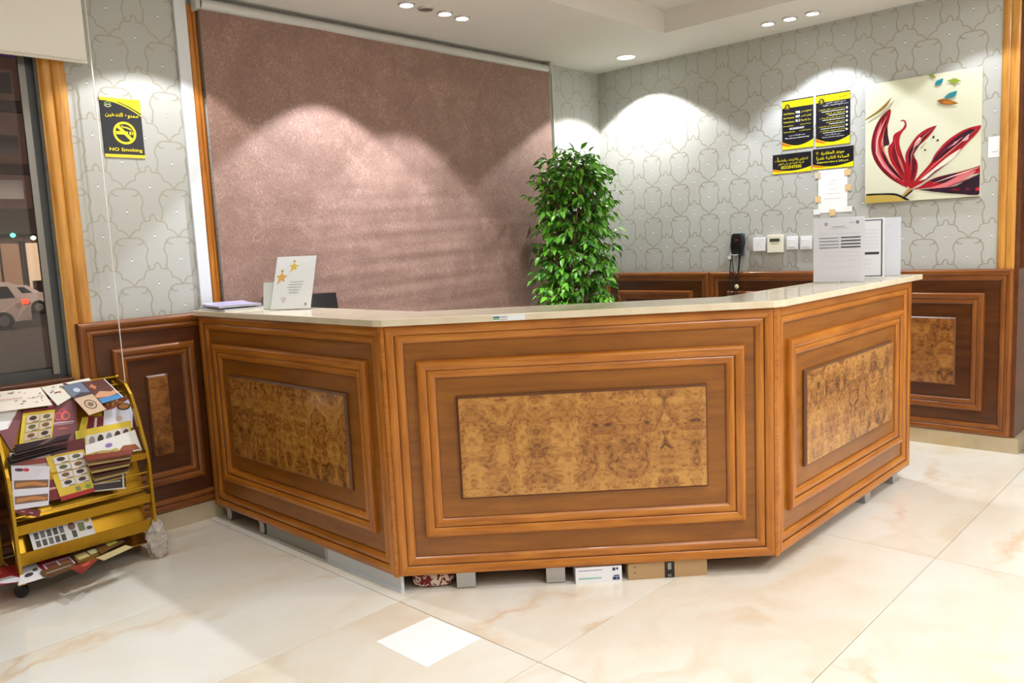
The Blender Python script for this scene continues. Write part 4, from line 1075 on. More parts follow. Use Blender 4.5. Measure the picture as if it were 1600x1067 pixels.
# magazines by the wall
def booklet(name, c, ang, w_, h, z, t, cover, label, group=None, cat='magazine'):
    r = thing(name, label, cat, (c[0], c[1], z), group)
    M = Matrix.Translation((c[0], c[1], z)) @ Matrix.Rotation(ang, 4, 'Z')
    mb = MB(); mb.box((-w_/2, -h/2, 0), (w_/2, h/2, .0008), M=M); mb.build('back_cover', paint((206, 208, 214), .4), r)
    mb = MB(); mb.box((-w_/2+.002, -h/2+.003, .0008), (w_/2-.003, h/2-.003, t-.0008), M=M); mb.build('pages', paint((222, 222, 220), .6), r)
    vs = []; n = 6
    for i in range(n+1):
        x = -w_/2+w_*i/n; zz = t+.006*max(0, (i/n-.5))**2*4
        for y in (-h/2, h/2): vs += [M @ Vector((x, y, zz-.0008)), M @ Vector((x, y, zz))]
    fs = []
    for i in range(n): a = 4*i; b_ = a+4; fs += [(a+1, b_+1, b_+3, a+3), (a, a+2, b_+2, b_), (a, b_, b_+1, a+1), (a+2, a+3, b_+3, b_+2)]
    mb = MB(); mb.add(vs, fs); mb.build('front_cover', paint(cover, .3), r)
    return r
booklet('magazine', (-3.375, -.235, 0), math.radians(86), .32, .22, ZS, .011, (150, 152, 168), 'grey covered magazine lying under another at the wall end of the worktop')
booklet('magazine', (-3.375, -.225, 0), math.radians(80), .29, .21, ZS+.0172, .009, (186, 180, 214), 'lilac covered magazine lying on top at the wall end of the worktop')
# sticker on the stone edge
U1 = units[1][2]; N1 = units[1][3]; Pe = Vector((OUT[1].x, OUT[1].y, 0))
def edge_pt(u, v):
    return onp(u, v, Pe+N1*.0006, N1)
a = edge_pt(769, 490.8); b_ = edge_pt(820, 488.6)
s = Sheet('edge_sticker', Vector((a.x, a.y, ZT-.004)), Vector((b_.x, b_.y, ZT-.004)), Vector((b_.x, b_.y, ZB1+.001)), Vector((a.x, a.y, ZB1+.001)), (232, 236, 240), .0006, .35)
s.rect(.02, .52, .22, .80, (30, 110, 130)); s.rect(.02, .22, .22, .44, (120, 180, 100)); s.text('محمود', .24, .5, .46, .84, (40, 50, 70), True); s.text('الطارق', .24, .14, .46, .42, (60, 70, 80), True)
s.build('small white label with teal and green blocks stuck on the worktop edge', 'sticker')
# notices in acrylic holders on the right wing
def notice_on_top(p_bl, p_br, h, lean_, rgb, label, fn, edge=.004):
    bl_ = onp(p_bl[0], p_bl[1], (0, 0, ZS+.004), ZV); br_ = onp(p_br[0], p_br[1], (0, 0, ZS+.004), ZV)
    return bl_, br_
def upright(bl_, wd, ang, h, lean_, rgb, label, fn):
    bl_ = Vector(bl_); ex = Vector((math.cos(ang), math.sin(ang), 0)); br_ = bl_+ex*wd; n_ = ex.cross(ZV); up = (ZV-n_*lean_).normalized()
    r, s = stand('notice_holder', label, 'notice holder', bl_+up*h, br_+up*h, br_, bl_, rgb, .003)
    fn(s); s.build()
    mb = MB(); mb.box((0, -.05, -.004), (wd, .03, -.0005), M=frame_matrix(bl_, ex, -n_, ZV)); o = mb.build('holder_foot', ACR, r)
    return r
GR = (120, 122, 130); LG = (190, 192, 200); DK = (52, 54, 64)
def f1(s):
    s.ring(.25, .90, .03, .025, .5, (90, 92, 100), 10); s.ell(.86, .915, .035, .028, (130, 132, 140), 10); s.rect(.70, .905, .80, .92, LG)
    s.rect(.38, .85, .62, .858, GR); s.rect(.32, .825, .70, .832, LG)
    for i in range(4):
        v = .675-.05*i; s.rect(.12, v, .50, v+.014, (140, 142, 150)); s.rect(.54, v, .92, v+.018, DK)
    for v in (.745, .46, .40, .33, .22): s.rect(.12, v, .92, v+.004, (206, 208, 214))
def f2(s):
    for a in ((.05, .02, .95, .035), (.05, .955, .95, .97), (.05, .02, .075, .97), (.925, .02, .95, .97)): s.rect(*a, (40, 40, 48))
    s.poly([(.45, .90), (.55, .90), (.52, .86), (.48, .86)], GR); s.rect(.15, .39, .88, .43, (44, 46, 56))
    for i in range(6): s.rect(.15, .80-.06*i, .86, .804-.06*i, LG)
    for i in range(3): s.rect(.15, .30-.07*i, .7, .304-.07*i, LG)
def f3(s):
    for i in range(3): s.rect(.25+.2*i, .18, .26+.2*i, .80, (214, 216, 224))
    s.rect(.2, .86, .8, .864, LG)
def holder_at(u_r, ang, wd, h, *a_):
    P = onp(u_r, 430, (0, -2.575, 0), (0, 1, 0)); ex = Vector((math.cos(ang), math.sin(ang), 0))
    return upright(Vector((P.x, P.y, ZS+.005))-ex*wd, wd, ang, h, *a_)
holder_at(1351, math.radians(-67), .230, .308, .04, (222, 222, 230), 'clear holder with a typed notice of eight bars, the front one of three', f1)
holder_at(1382, math.radians(-68), .215, .300, .04, (236, 238, 244), 'clear holder with a black bordered document, behind the typed notice', f2)
holder_at(1407, math.radians(-70), .220, .300, .04, (226, 230, 240), 'clear holder with a pale blue-white document, rearmost of three', f3)

# ------------------------------------------------------------------ things on the floor
s = Sheet('floor_sheet', (-3.759, -1.812, .0002), (-3.522, -1.820, .0002), (-3.516, -2.078, .0002), (-3.765, -2.079, .0002), (250, 250, 254), .0006, .5)
s.n = ZV; s.mb = MB(); s.mb.prism([(-3.762, -2.079), (-3.516, -2.079), (-3.520, -1.818), (-3.762, -1.810)], .0003, .0010); s.rect(.02, .9, .07, .96, (200, 205, 214)) if False else None
s.mb.build('floor_sheet', paint((252, 252, 255), .5)); o = bpy.context.scene.objects['floor_sheet']; tag(o, 'plain white square sheet stuck on the marble floor in front of the counter', 'sheet')
# under the middle section
r1, O1, U1, N1, L1 = units[1]
def under(p, z=0): return onp(p[0], p[1], (0, 0, z), ZV)
def flat_box(name, label, a, b_, depth, h, mat):
    a = Vector(a); b_ = Vector(b_); ex = (b_-a); L = ex.length; ex.normalize(); iny = -ex.cross(ZV)
    r = thing(name, label, 'box', (a+b_)/2); M = frame_matrix(a, ex, iny, ZV)
    mb = MB(); mb.box((0, 0, .0), (L, depth, h), M=M); mb.build('carton', mat, r, bevel=.0015)
    return r, M, L
r, M, L = flat_box('white_carton', 'flat white printed box lying under the counter beside a steel leg', under((900, 913)), under((972, 908)), .11, .066, paint((232, 234, 240), .4))
def face(r, M, L, h, rgbs, name='print'):
    s = Sheet(name, M @ Vector((0, -.0006, h)), M @ Vector((L, -.0006, h)), M @ Vector((L, -.0006, 0)), M @ Vector((0, -.0006, 0)), rgbs, .0003, .4, r); return s
s = face(r, M, L, .066, (232, 234, 240)); s.rect(.06, .78, .58, .84, (150, 156, 190)); s.rect(.06, .28, .56, .34, (120, 190, 190)); s.rect(.06, .36, .56, .38, (200, 220, 222))
s.rect(.80, .72, .86, .90, (40, 44, 84)); s.rect(.88, .76, .92, .90, (40, 44, 84)); s.rect(.80, .14, .88, .32, (40, 50, 100)); s.rect(.89, .14, .95, .32, (60, 80, 140)); s.rect(.82, .36, .94, .44, (60, 80, 140)); s.build()
r, M, L = flat_box('cardboard_box', 'brown cardboard box with black tape lying under the counter', under((982, 906.5)), under((1105, 898)), .115, .067, paint((178, 146, 104), .75, name='cardboard'))
s = face(r, M, L, .067, (178, 146, 104), 'front_print'); s.rect(.46, 0, .585, 1, (28, 26, 24)); s.rect(.50, .5, .545, .92, (150, 150, 146)); s.rect(.50, .06, .545, .22, (120, 120, 116))
for v in (.40, .75): s.poly([(.07, v), (.095, v), (.0825, v+.09)], (50, 40, 30))
s.build()
# red and cream patterned pouch
pm, nt, b = new_mat('red_cream_print'); t = NT(nt); tc = t.n('ShaderNodeTexCoord')
f = t.noise(tc.outputs['Object'], 24, 1.5, .4, 2.2)
nt.links.new(t.mix(t.m('GREATER_THAN', f, .52), col(214, 196, 180), col(112, 16, 26)), b.inputs['Base Color']); b.inputs['Roughness'].default_value = .8
pa, pb = under((643, 922)), under((711, 918)); ex = (pb-pa); L = ex.length; ex.normalize(); iny = -ex.cross(ZV); M = frame_matrix(pa, ex, iny, ZV)
pouch = thing('fabric_pouch', 'dark red and cream star patterned fabric bundle under the counter corner', 'pouch', (pa+pb)/2)
mb = MB(); n, k = 14, 10; vs = []; fs = []
for j in range(k+1):
    ph = -math.pi/2+math.pi*j/k
    for i in range(n):
        th = 2*math.pi*i/n; sx = abs(math.cos(th))**.55*math.copysign(1, math.cos(th)); sy = abs(math.sin(th))**.55*math.copysign(1, math.sin(th)); rr = abs(math.cos(ph))**.45
        vs.append(M @ Vector((L/2+L/2*sx*rr, .06+.06*sy*rr, .034+.033*math.copysign(abs(math.sin(ph))**.7, math.sin(ph)))))
for j in range(k):
    for i in range(n): fs.append((j*n+i, j*n+(i+1) % n, (j+1)*n+(i+1) % n, (j+1)*n+i))
mb.add(vs, fs); mb.build('bundle', pm, pouch, smooth=True)
def starpts(c, rr): return [M @ Vector((c[0]+(rr if i % 2 == 0 else rr*.42)*math.cos(math.pi/2+i*math.pi/5), -.0012, c[1]+(rr if i % 2 == 0 else rr*.42)*math.sin(math.pi/2+i*math.pi/5))) for i in range(10)]
mb = MB(); mb.add(starpts((L*.38, .034), .026), [tuple(range(10))]); mb.build('star_print', paint((112, 16, 26), .8), pouch)

# ------------------------------------------------------------------ brochure trolley
GOLD = paint((176, 136, 34), .3, .75, name='gold_lacquered_metal'); GOLDS = paint((168, 126, 30), .26, .85, name='gold_sheet_metal')
TX_L, TX_R = -4.455, -3.905
tro = thing('brochure_trolley', 'gold metal brochure trolley on black casters beside the window', 'trolley', ((TX_L+TX_R)/2, -.22, 0))
side = [(-.355, .060), (-.352, .20), (-.350, .44), (-.338, .50), (-.27, .66), (-.225, .735), (-.175, .775), (-.12, .785), (-.085, .76), (-.078, .70), (-.075, .06)]
for x in (TX_L, TX_R):
    mb = MB(); mb.bar([(x, y, z) for y, z in side], (1, 0, 0), .012, .034); mb.build('side_frame', GOLD, tro)
    mb = MB(); mb.bar([(x, -.37, .064), (x, -.06, .064)], (1, 0, 0), .026, .012); mb.build('foot_rail', GOLD, tro)
    for y in (-.345, -.085):
        cs = thing('caster', None, None, (x, y, 0)); cs.parent = tro; cs.matrix_local = Matrix.Translation(Vector((x, y, 0))-tro.location)
        mb = MB(); mb.lathe([(.008, -.013), (.026, -.012), (.029, -.006), (.029, .006), (.026, .012), (.008, .013)], (x, y, .029), axis=(.8, .6, 0), seg=18); mb.build('wheel', BLKP, cs, smooth=True)
        mb = MB(); mb.box((x-.012, y-.012, .050), (x+.012, y+.012, .060)); mb.build('mount', BLKP, cs)
# top rods with ball ends
for (y, z) in ((-.052, .809), (-.108, .779), (-.158, .752)):
    mb = MB(); mb.tube([(TX_L-.03, y, z), (TX_R+.01, y, z)], .0055, 8); rd = mb.build('rod', GOLD, tro, smooth=True)
    for x in (TX_L-.03, TX_R+.012):
        mb = MB(); mb.lathe([(.002, -.010), (.008, -.007), (.010, 0), (.008, .007), (.002, .010)], (x, y, z), axis=(1, 0, 0), seg=12); mb.build('ball_end', GOLD, rd, smooth=True)
for x in (TX_L+.01, TX_R-.01):
    mb = MB(); mb.bar([(x, -.165, .738), (x, -.105, .765), (x, -.05, .795), (x, -.05, .70)], (1, 0, 0), .010, .012); mb.build('rod_bracket', GOLD, tro)
# shelves: tilted backs, front lips, bottom tray
def plate(name, y0, z0, y1, z1, x0=TX_L+.006, x1=TX_R-.006, th=.004, mat=GOLDS):
    d = Vector((0, y1-y0, z1-z0)); n_ = Vector((1, 0, 0)).cross(d).normalized()*th
    P = [Vector((x0, y0, z0)), Vector((x1, y0, z0)), Vector((x1, y1, z1)), Vector((x0, y1, z1))]
    mb = MB(); mb.add(P+[p+n_ for p in P], [(0, 3, 2, 1), (4, 5, 6, 7), (0, 1, 5, 4), (1, 2, 6, 5), (2, 3, 7, 6), (3, 0, 4, 7)]); return mb.build(name, mat, tro)
plate('upper_back', -.285, .50, -.150, .745)
plate('upper_ledge', -.350, .465, -.280, .495)
plate('middle_back', -.290, .30, -.215, .47)
plate('middle_ledge', -.352, .262, -.285, .295)
plate('lower_back', -.285, .150, -.230, .295)
plate('lower_lip', -.352, .132, -.352, .184)
plate('middle_lip', -.352, .260, -.352, .300)
plate('upper_lip', -.352, .462, -.352, .490)
plate('bottom_tray', -.355, .076, -.080, .092)
for z in (.335, .40):
    mb = MB(); mb.tube([(TX_L, -.352, z), (TX_R, -.352, z)], .0042, 8); mb.build('guard_wire', GOLD, tro)
# planes of the trolley on which brochures lie
PL = {'T': (Vector((0, -.158, .760)), Vector((0, .106, .057))), 'F': (Vector((0, -.300, .480)), Vector((0, .140, .255))),
      'L': (Vector((0, -.362, .26)), Vector((0, .020, .25))), 'Q': (Vector((0, -.345, .18)), Vector((0, .085, .16))), 'B': (Vector((0, -.35, .096)), Vector((0, .27, .014))),
      'X': (Vector((0, -.36, .566)), Vector((0, .06, .022))), 'Y': (Vector((0, -.372, .424)), Vector((0, .08, .03)))}
NB = [0]
def broch(plane, q, rgb, label, lift=.004, prints=(), t=.0016, curl=0, rough=.3):
    P0, d = PL[plane]; n_ = Vector((1, 0, 0)).cross(d).normalized()
    P0 = P0+n_*lift
    pts = [onp(u, v, P0, n_) for u, v in q]
    s = Sheet('brochure', *pts, rgb, t, rough, curl=curl)
    for kind, *a in prints: getattr(s, kind)(*a)
    NB[0] += 1
    return s.build(label, 'brochure', 'brochures on the gold trolley')
def menu_dots(cols, rows, u0, v0, u1, v1, cell=(226, 222, 222), dots=((60, 40, 34), (120, 84, 50), (90, 96, 60), (70, 44, 40))):
    out = []
    for j in range(rows):
        for i in range(cols):
            a0 = u0+(u1-u0)*i/cols; a1 = u0+(u1-u0)*(i+1)/cols; b0 = v0+(v1-v0)*j/rows; b1 = v0+(v1-v0)*(j+1)/rows; g = .012
            out.append(('rect', a0+g, b0+g, a1-g, b1-g, cell))
            out.append(('ell', (a0+a1)/2, b0+(b1-b0)*.58, (a1-a0)*.28, (b1-b0)*.26, dots[(i*3+j) % len(dots)], 10))
            out.append(('rect', a0+(a1-a0)*.5, b0+(b1-b0)*.10, a1-g*2, b0+(b1-b0)*.2, (96, 84, 84)))
    return out
CRMN = (236, 226, 210); MAU = (134, 84, 92); YLW = (226, 196, 62); DRD = (120, 22, 34); WH = (236, 236, 240); LIL = (222, 222, 236)
def spots(n_, u0, v0, u1, v1, pal, sd=1, r=.03):
    q = random.Random(sd); return [('ell', q.uniform(u0, u1), q.uniform(v0, v1), r*q.uniform(.6, 1.6), r*q.uniform(.5, 1.1), pal[q.randrange(len(pal))], 8) for _ in range(n_)]
FOOD = [(150, 84, 40), (190, 110, 50), (110, 50, 30), (200, 60, 40), (90, 100, 50), (60, 36, 28)]
# on the sloping top
broch('T', [(-55, 618), (63, 605.5), (82, 633), (-50, 650)], CRMN, 'cream menu sheet with rows of small red dishes on the trolley top', .006, spots(26, .05, .2, .95, .9, [(176, 70, 60), (150, 60, 50), (120, 90, 60), (210, 150, 130)], 3, .02)+[('rect', .3, .5, .7, .52, (190, 70, 60))])
broch('T', [(64, 605.5), (139, 591), (146, 600), (90, 634)], (226, 222, 206), 'pale green edged menu sheet partly under the photo leaflets on the trolley top', .006, spots(10, .1, .45, .5, .9, FOOD, 5, .03)+[('poly', [(.42, .95), (.48, .95), (.62, .4), (.55, .4)], DRD)])
broch('T', [(97, 603), (128, 596.5), (166, 640), (139, 649)], (206, 176, 146), 'leaflet with a blue-grey photo and a tan half with a round emblem', .011, [('rect', 0, .55, 1, 1, (112, 122, 140)), ('ell', .45, .78, .16, .07, (196, 204, 216)), ('poly', [(0, .55), (1, .55), (1, .62), (.5, .68), (0, .6)], (70, 62, 66)), ('ring', .5, .27, .3, .15, .8, (110, 90, 76), 16), ('ell', .5, .27, .15, .07, (120, 100, 84), 10)])
broch('T', [(127, 597), (163, 592.5), (193, 621), (160, 631)], (96, 58, 50), 'dark photo leaflet showing hands above a blue strip', .013, [('poly', [(0, .35), (.35, .5), (.75, .38), (1, .45), (1, .25), (.5, .2), (0, .25)], (206, 150, 116)), ('poly', [(.1, .75), (.3, .85), (.4, .7), (.25, .6)], (190, 120, 80)), ('rect', 0, 0, 1, .2, (70, 130, 180)), ('rect', .96, 0, 1, 1, WH)])
# leaning in the upper pocket
broch('F', [(-22, 641), (21, 629), (36, 646), (18, 706)], MAU, 'mauve booklet with a glossy white page turned over, at the pocket end', .006, [('poly', [(0, 1), (1, 1), (.95, .45), (.3, .35), (0, .5)], (246, 246, 248)), ('rect', .35, .38, .8, .41, (226, 206, 212))])
broch('F', [(73, 625), (119, 622), (121, 688), (77, 694)], MAU, 'mauve brochure with a pink swirl emblem standing in the upper pocket', .008, [('ring', .38, .60, .16, .10, .68, (226, 90, 100), 16), ('ring', .60, .60, .16, .10, .68, (236, 110, 100), 16), ('ring', .49, .70, .12, .07, .66, (226, 90, 100), 14), ('rect', .12, .44, .90, .465, (222, 196, 202)), ('rect', .16, .405, .86, .42, (206, 170, 178)), ('rect', .32, .30, .66, .325, (226, 110, 100))], curl=.004)
broch('F', [(36, 642), (86, 636), (80, 696), (28, 707)], YLW, 'yellow bordered menu with six dishes standing before the mauve brochure', .014, [('rect', 0, .93, 1, 1, DRD)]+menu_dots(2, 4, .12, .02, .96, .86, (206, 190, 170)), curl=.004)
broch('F', [(128, 652), (164, 650), (164, 690), (118, 694)], DRD, 'dark red leaflet with a small white panel deep in the upper pocket', .007, [('rect', 0, 0, .28, 1, YLW), ('rect', .56, .55, .66, .95, (220, 210, 206)), ('ell', .14, .8, .09, .1, (180, 190, 60), 8)])
broch('F', [(163, 623), (207.5, 620), (207, 668), (161, 672)], LIL, 'white leaflet with a picture of grilled food across its top', .012, [('poly', [(0, 1), (1, 1), (.7, .86), (.35, .66), (0, .6)], (150, 84, 50)), ('ell', .68, .70, .24, .12, (44, 40, 36), 12), ('ell', .68, .71, .19, .09, (176, 116, 60), 12), ('ell', .52, .32, .12, .09, (206, 180, 170), 8)]+spots(9, .05, .75, .6, .97, [(190, 120, 60), (110, 50, 30), (206, 150, 80)], 9, .05))
broch('F', [(117, 674), (205, 657), (204, 690), (120, 712)], YLW, 'wide yellow leaflet with a row of round plates in the upper pocket', .018, [('rect', .18, .12, .96, .72, (222, 216, 206))]+[('ell', .28+.155*i, .45, .055, .2, [(150, 140, 140), (60, 44, 40), (130, 130, 130), (80, 36, 40), (90, 70, 60)][i], 12) for i in range(5)]+[('rect', 0, 0, .10, 1, (200, 196, 60))])
broch('F', [(129, 698), (210, 672), (222, 703), (133, 718)], (240, 238, 234), 'white leaflet folded over the pocket edge with pastry pictures', .030, [('poly', [(0, 0), (.62, 0), (.5, .28), (.3, .40), (.04, .36)], (196, 170, 90)), ('poly', [(.55, .05), (.98, .06), (.92, .34), (.7, .4)], (164, 92, 62)), ('ell', .45, .6, .07, .13, (150, 120, 190), 8)]+spots(12, .08, .05, .55, .33, [(206, 190, 90), (140, 110, 80), (176, 150, 110)], 4, .05), curl=.006)
# fan of dark leaflets drooping over the ledge
for k in range(5):
    broch('X', [(10+k*3, 716-k*5), (96+k*4, 690-k*3), (106, 702-k*4), (14+k*3, 727-k*5)], [(46, 40, 40), (66, 52, 52), (38, 34, 36), (86, 66, 60), (52, 40, 44)][k], 'thin dark leaflet of the drooping fan on the pocket ledge, '+['lowest one', 'second from below', 'middle one', 'second from above', 'topmost, with a brown stripe'][k], .006+k*.007, [('poly', [(.5, .2), (.75, .9), (.6, .9), (.4, .2)], (120, 90, 84))] if k == 4 else [])
# stack of brown edged booklets sticking out
for k in range(6):
    broch('Y', [(136-k*1.2, 737-k*4.5), (203+k*1.0, 727-k*4.5), (200+k*1.0, 739-k*5.5), (148-k*2.5, 752-k*6)], [(176, 150, 100), (70, 36, 30), (186, 160, 106), (90, 40, 32), (176, 150, 100), (130, 60, 44)][k], 'brown edged booklet sticking out of the pocket, '+['lowest of its stack', 'second from below in its stack', 'third from below in its stack', 'fourth from below in its stack', 'second from the top of its stack', 'topmost of its stack'][k], .002+k*.0175, [], .009)
# hanging in the middle pocket
broch('L', [(15, 708), (78, 698), (80, 733), (20, 738)], (206, 190, 190), 'pale leaflet with a red band behind the sandwich menu', .004, [('rect', 0, .3, 1, .55, (150, 60, 60)), ('rect', .1, .7, .8, .76, (160, 150, 150))])
broch('L', [(78, 694), (132, 684), (134, 712), (80, 722)], (96, 26, 36), 'dark red leaflet end above the yellow plate menu', .004, [('rect', .1, .3, .9, .4, (180, 130, 120))])
broch('L', [(137, 748), (196, 738), (197, 763), (141, 769)], (46, 34, 36), 'dark card with a white border low in the pocket', .003, [('rect', 0, 0, 1, .09, (206, 202, 196)), ('rect', .9, 0, .95, 1, (206, 202, 196)), ('rect', .1, .5, .85, .58, (180, 176, 170))])
broch('L', [(66, 728), (96, 722), (98, 778), (72, 784)], DRD, 'dark red patterned leaflet between the two hanging menus', .004, [('ring', .6, .7, .3, .12, .7, (206, 170, 160), 10), ('rect', .1, .3, .9, .36, (206, 170, 160))])
broch('L', [(71, 714), (131, 702), (148, 768), (96, 783)], YLW, 'yellow menu with a grid of plates and a red foot, hanging in front', .010, [('rect', 0, 0, 1, .10, (176, 28, 40))]+menu_dots(2, 4, .14, .26, .95, .97, (224, 222, 226))+[('rect', .5, .13, .62, .22, (130, 136, 110)), ('ell', .85, .17, .08, .05, (120, 170, 60), 8)])
broch('L', [(17, 727), (78, 728), (76, 789), (21, 797)], LIL, 'white menu with two long grilled sandwiches, hanging in front', .012, [('rect', .05, .46, .97, .66, (120, 90, 76)), ('rect', .05, .12, .97, .30, (120, 90, 76)), ('poly', [(.08, .50), (.5, .54), (.9, .49), (.95, .56), (.6, .62), (.1, .60)], (196, 130, 70)), ('poly', [(.08, .15), (.5, .19), (.9, .14), (.95, .21), (.6, .27), (.1, .25)], (196, 130, 70)), ('ell', .20, .90, .12, .04, (90, 50, 80), 10), ('ell', .38, .90, .08, .04, (206, 40, 60), 10)])
broch('L', [(21, 792), (64, 797), (61, 808), (18, 800)], (116, 32, 46), 'maroon leaflet strip showing under the sandwich menu', .008, [('rect', .3, .4, .45, .5, (220, 190, 190)), ('rect', .6, .4, .75, .5, (220, 190, 190))])
# lower pocket
broch('Q', [(42, 824), (138, 798), (150, 836), (53, 861)], WH, 'white leaflet with rows of small black product pictures in the lower pocket', .006, [('rect', .06+.1*i, .10+.32*j, .13+.1*i, .36+.32*j, [(60, 56, 54), (40, 40, 38), (96, 92, 90)][(i+j) % 3]) for i in range(5) for j in range(2)]+[('ell', .66, .58, .06, .16, (120, 76, 60), 10), ('rect', .64, .12, .71, .4, (50, 48, 50)), ('rect', .76, .3, .86, .62, (110, 120, 60)), ('ell', .92, .66, .04, .1, (206, 176, 60), 8), ('ell', .93, .35, .05, .07, (60, 66, 40), 8)]+[('rect', .1+.2*i, .86, .13+.2*i, .95, (90, 100, 170)) for i in range(4)])
# bottom tray
bt = [([(-30, 893), (26, 882), (45, 907), (-25, 917)], (196, 60, 66), 'red and orange leaflet at the outer end of the bottom tray', [('poly', [(0, .2), (.5, 0), (1, 0), (.7, .4)], WH), ('rect', .05, .6, .5, .9, (230, 140, 60))]),
      ([(34, 886), (60, 878), (72, 902), (28, 915)], WH, 'white leaflet with dark pictures on the bottom tray', [('ell', .4, .4, .2, .12, (70, 66, 70), 8), ('ell', .7, .6, .14, .1, (110, 96, 80), 8)]),
      ([(50, 873), (100, 859), (122, 880), (72, 897)], (146, 30, 52), 'magenta leaflet with a white photo grid on the bottom tray', [('rect', .1, .05, .95, .5, (206, 200, 216)), ('rect', .15, .1, .5, .45, (126, 70, 66)), ('rect', .55, .1, .9, .45, (140, 90, 70))]),
      ([(62, 893), (112, 878), (122, 886), (74, 905)], (44, 30, 40), 'black and maroon leaflet under the magenta one', [('rect', .1, .5, .9, .6, (160, 150, 170))]),
      ([(100, 860), (146, 846), (170, 862), (124, 880)], (84, 60, 34), 'brown leaflet with yellow green panels on the bottom tray', [('rect', .08, .15, .45, .5, (196, 180, 120)), ('rect', .5, .2, .9, .5, (206, 196, 150)), ('rect', .1, .6, .9, .85, (150, 120, 40))]),
      ([(108, 888), (140, 876), (160, 868), (128, 897)], (130, 26, 34), 'small red leaflet at the front edge of the bottom tray', [('ell', .5, .5, .2, .2, (200, 80, 60), 8)]),
      ([(146, 850), (182, 840), (196, 846), (158, 866)], (70, 40, 36), 'dark leaflet with a green corner on the bottom tray', [('rect', .4, .3, .8, .8, (170, 166, 80))]),
      ([(150, 872), (196, 852), (208, 855), (162, 876)], (206, 190, 140), 'narrow cream leaflet along the front of the bottom tray', [])]
for k, (q, c_, lab, prn) in enumerate(bt): broch('B', q, c_, lab, .003+.004*k, prn)
# crumpled bag round the right foot
bagm, nt, b = new_mat('clear_plastic_bag'); t = NT(nt); tc = t.n('ShaderNodeTexCoord')
b.inputs['Base Color'].default_value = col(222, 214, 206); b.inputs['Roughness'].default_value = .22; b.inputs['Alpha'].default_value = .78
nt.links.new(t.bump(t.noise(tc.outputs['Object'], 60, 4, .6, 1), .9, .01), b.inputs['Normal'])
mb = MB(); n = 20; k = 16; q = random.Random(5); vs = []; fs = []
bx, by = TX_R+.003, -.352
for j in range(k+1):
    f = j/k; z = .002+.185*f; base = .032+.010*math.sin(f*3.0+.4)-.024*max(0, f-.72)/.28
    for i in range(n):
        th = 2*math.pi*i/n; rr = base*(1+.16*math.sin(3*th+9*f)+q.uniform(-.14, .14)); vs.append((bx+rr*math.cos(th), by+rr*math.sin(th), z))
for j in range(k):
    for i in range(n): fs.append((j*n+i, j*n+(i+1) % n, (j+1)*n+(i+1) % n, (j+1)*n+i))
mb.add(vs, fs); mb.add([(bx-.012, by, .185), (bx+.004, by-.006, .215), (bx+.014, by+.004, .188)], [(0, 1, 2)])
tag(mb.build('plastic_bag', bagm), 'crumpled clear plastic bag wrapped round the trolley foot by the counter', 'bag')

# ------------------------------------------------------------------ the street outside, at night
GZ = -.97
asph, nt, b = new_mat('asphalt'); t = NT(nt); tc = t.n('ShaderNodeTexCoord')
nt.links.new(t.ramp(t.noise(tc.outputs['Object'], 3, 6), [(.3, col(46, 42, 42)), (.7, col(72, 66, 64))]), b.inputs['Base Color']); b.inputs['Roughness'].default_value = .6
mb = MB(); mb.box((-40, 9, GZ-.1), (60, 44, GZ)); struct(mb.build('road', asph))
mb = MB(); mb.box((-40, .35, GZ-.1), (60, 9, GZ+.14)); struct(mb.build('pavement', paint((96, 84, 78), .7)))
mb = MB(); mb.box((-40, 44, GZ-.1), (60, 60, GZ+.14)); struct(mb.build('far_pavement', paint((96, 84, 78), .7)))
mb = MB(); mb.box((-40, 12.6, GZ), (60, 12.75, GZ+.004)); struct(mb.build('road_line', paint((190, 186, 178), .6)))
def car(label, rear, z0, length, height, wd, prof, wheels, body_rgb, glass):
    """side on to the hotel, rear to +x; rear = (x, y) of the rear near corner"""
    r = thing('car', label, 'car', (rear[0]-length/2, rear[1]+wd/2, z0)); bm_ = paint(body_rgb, .3, name=None)
    P = lambda x, y, z: Vector((rear[0]-x*length, rear[1]+y*wd, z0+z*height))
    n = len(prof); mb = MB(); vs = []
    for y, k in ((0, 1), (.12, 0), (.88, 0), (1, 1)):
        for (x, z) in prof:
            tuck = .10*max(0, (z-.55)/.45)
            yy = (0+tuck if y < .5 else 1-tuck) if k else y
            vs.append(P(x, yy, z))
    fs = [tuple(range(n)), tuple(reversed(range(3*n, 4*n)))]+[(a*n+i, (a+1)*n+i, (a+1)*n+(i+1) % n, a*n+(i+1) % n) for a in range(3) for i in range(n)]
    mb.add(vs, fs); mb.build('car_body', bm_, r)
    for (gx) in glass:
        mb = MB(); m_ = len(gx); vs = [P(x, -.004+.10*max(0, (z-.55)/.45), z) for x, z in gx]; mb.add(vs, [tuple(range(m_))]); mb.build('side_window', paint((22, 22, 26), .1), r)
    for wx in wheels:
        for y in (-.005, .90):
            mb = MB(); c = P(wx, y, 0)+Vector((0, 0, .34)); mb.lathe([(.2, 0), (.33, .0), (.34, .03), (.34, .17), (.33, .2)], c, axis=(0, 1, 0), seg=20); w_ = mb.build('wheel', paint((26, 25, 26), .7), r)
            mb = MB(); mb.lathe([(.19, -.012), (.10, -.02), (.03, -.02)], c, axis=(0, 1, 0), seg=14); mb.build('hub_cap', paint((150, 150, 152), .3, .6), w_)
    mb = MB(); mb.box(P(.012, -.012, .52), P(.055, .10, .60)); mb.build('tail_light', paint((255, 60, 30), .3, emit=4), r)
    mb = MB(); mb.box(P(-.004, .08, .16), P(.02, .92, .30)); mb.build('bumper', bm_, r)
    mb = MB(); mb.box(P(-.008, .36, .40), P(.0, .64, .47)); mb.build('number_plate', paint((230, 230, 226), .4), r)
    return r
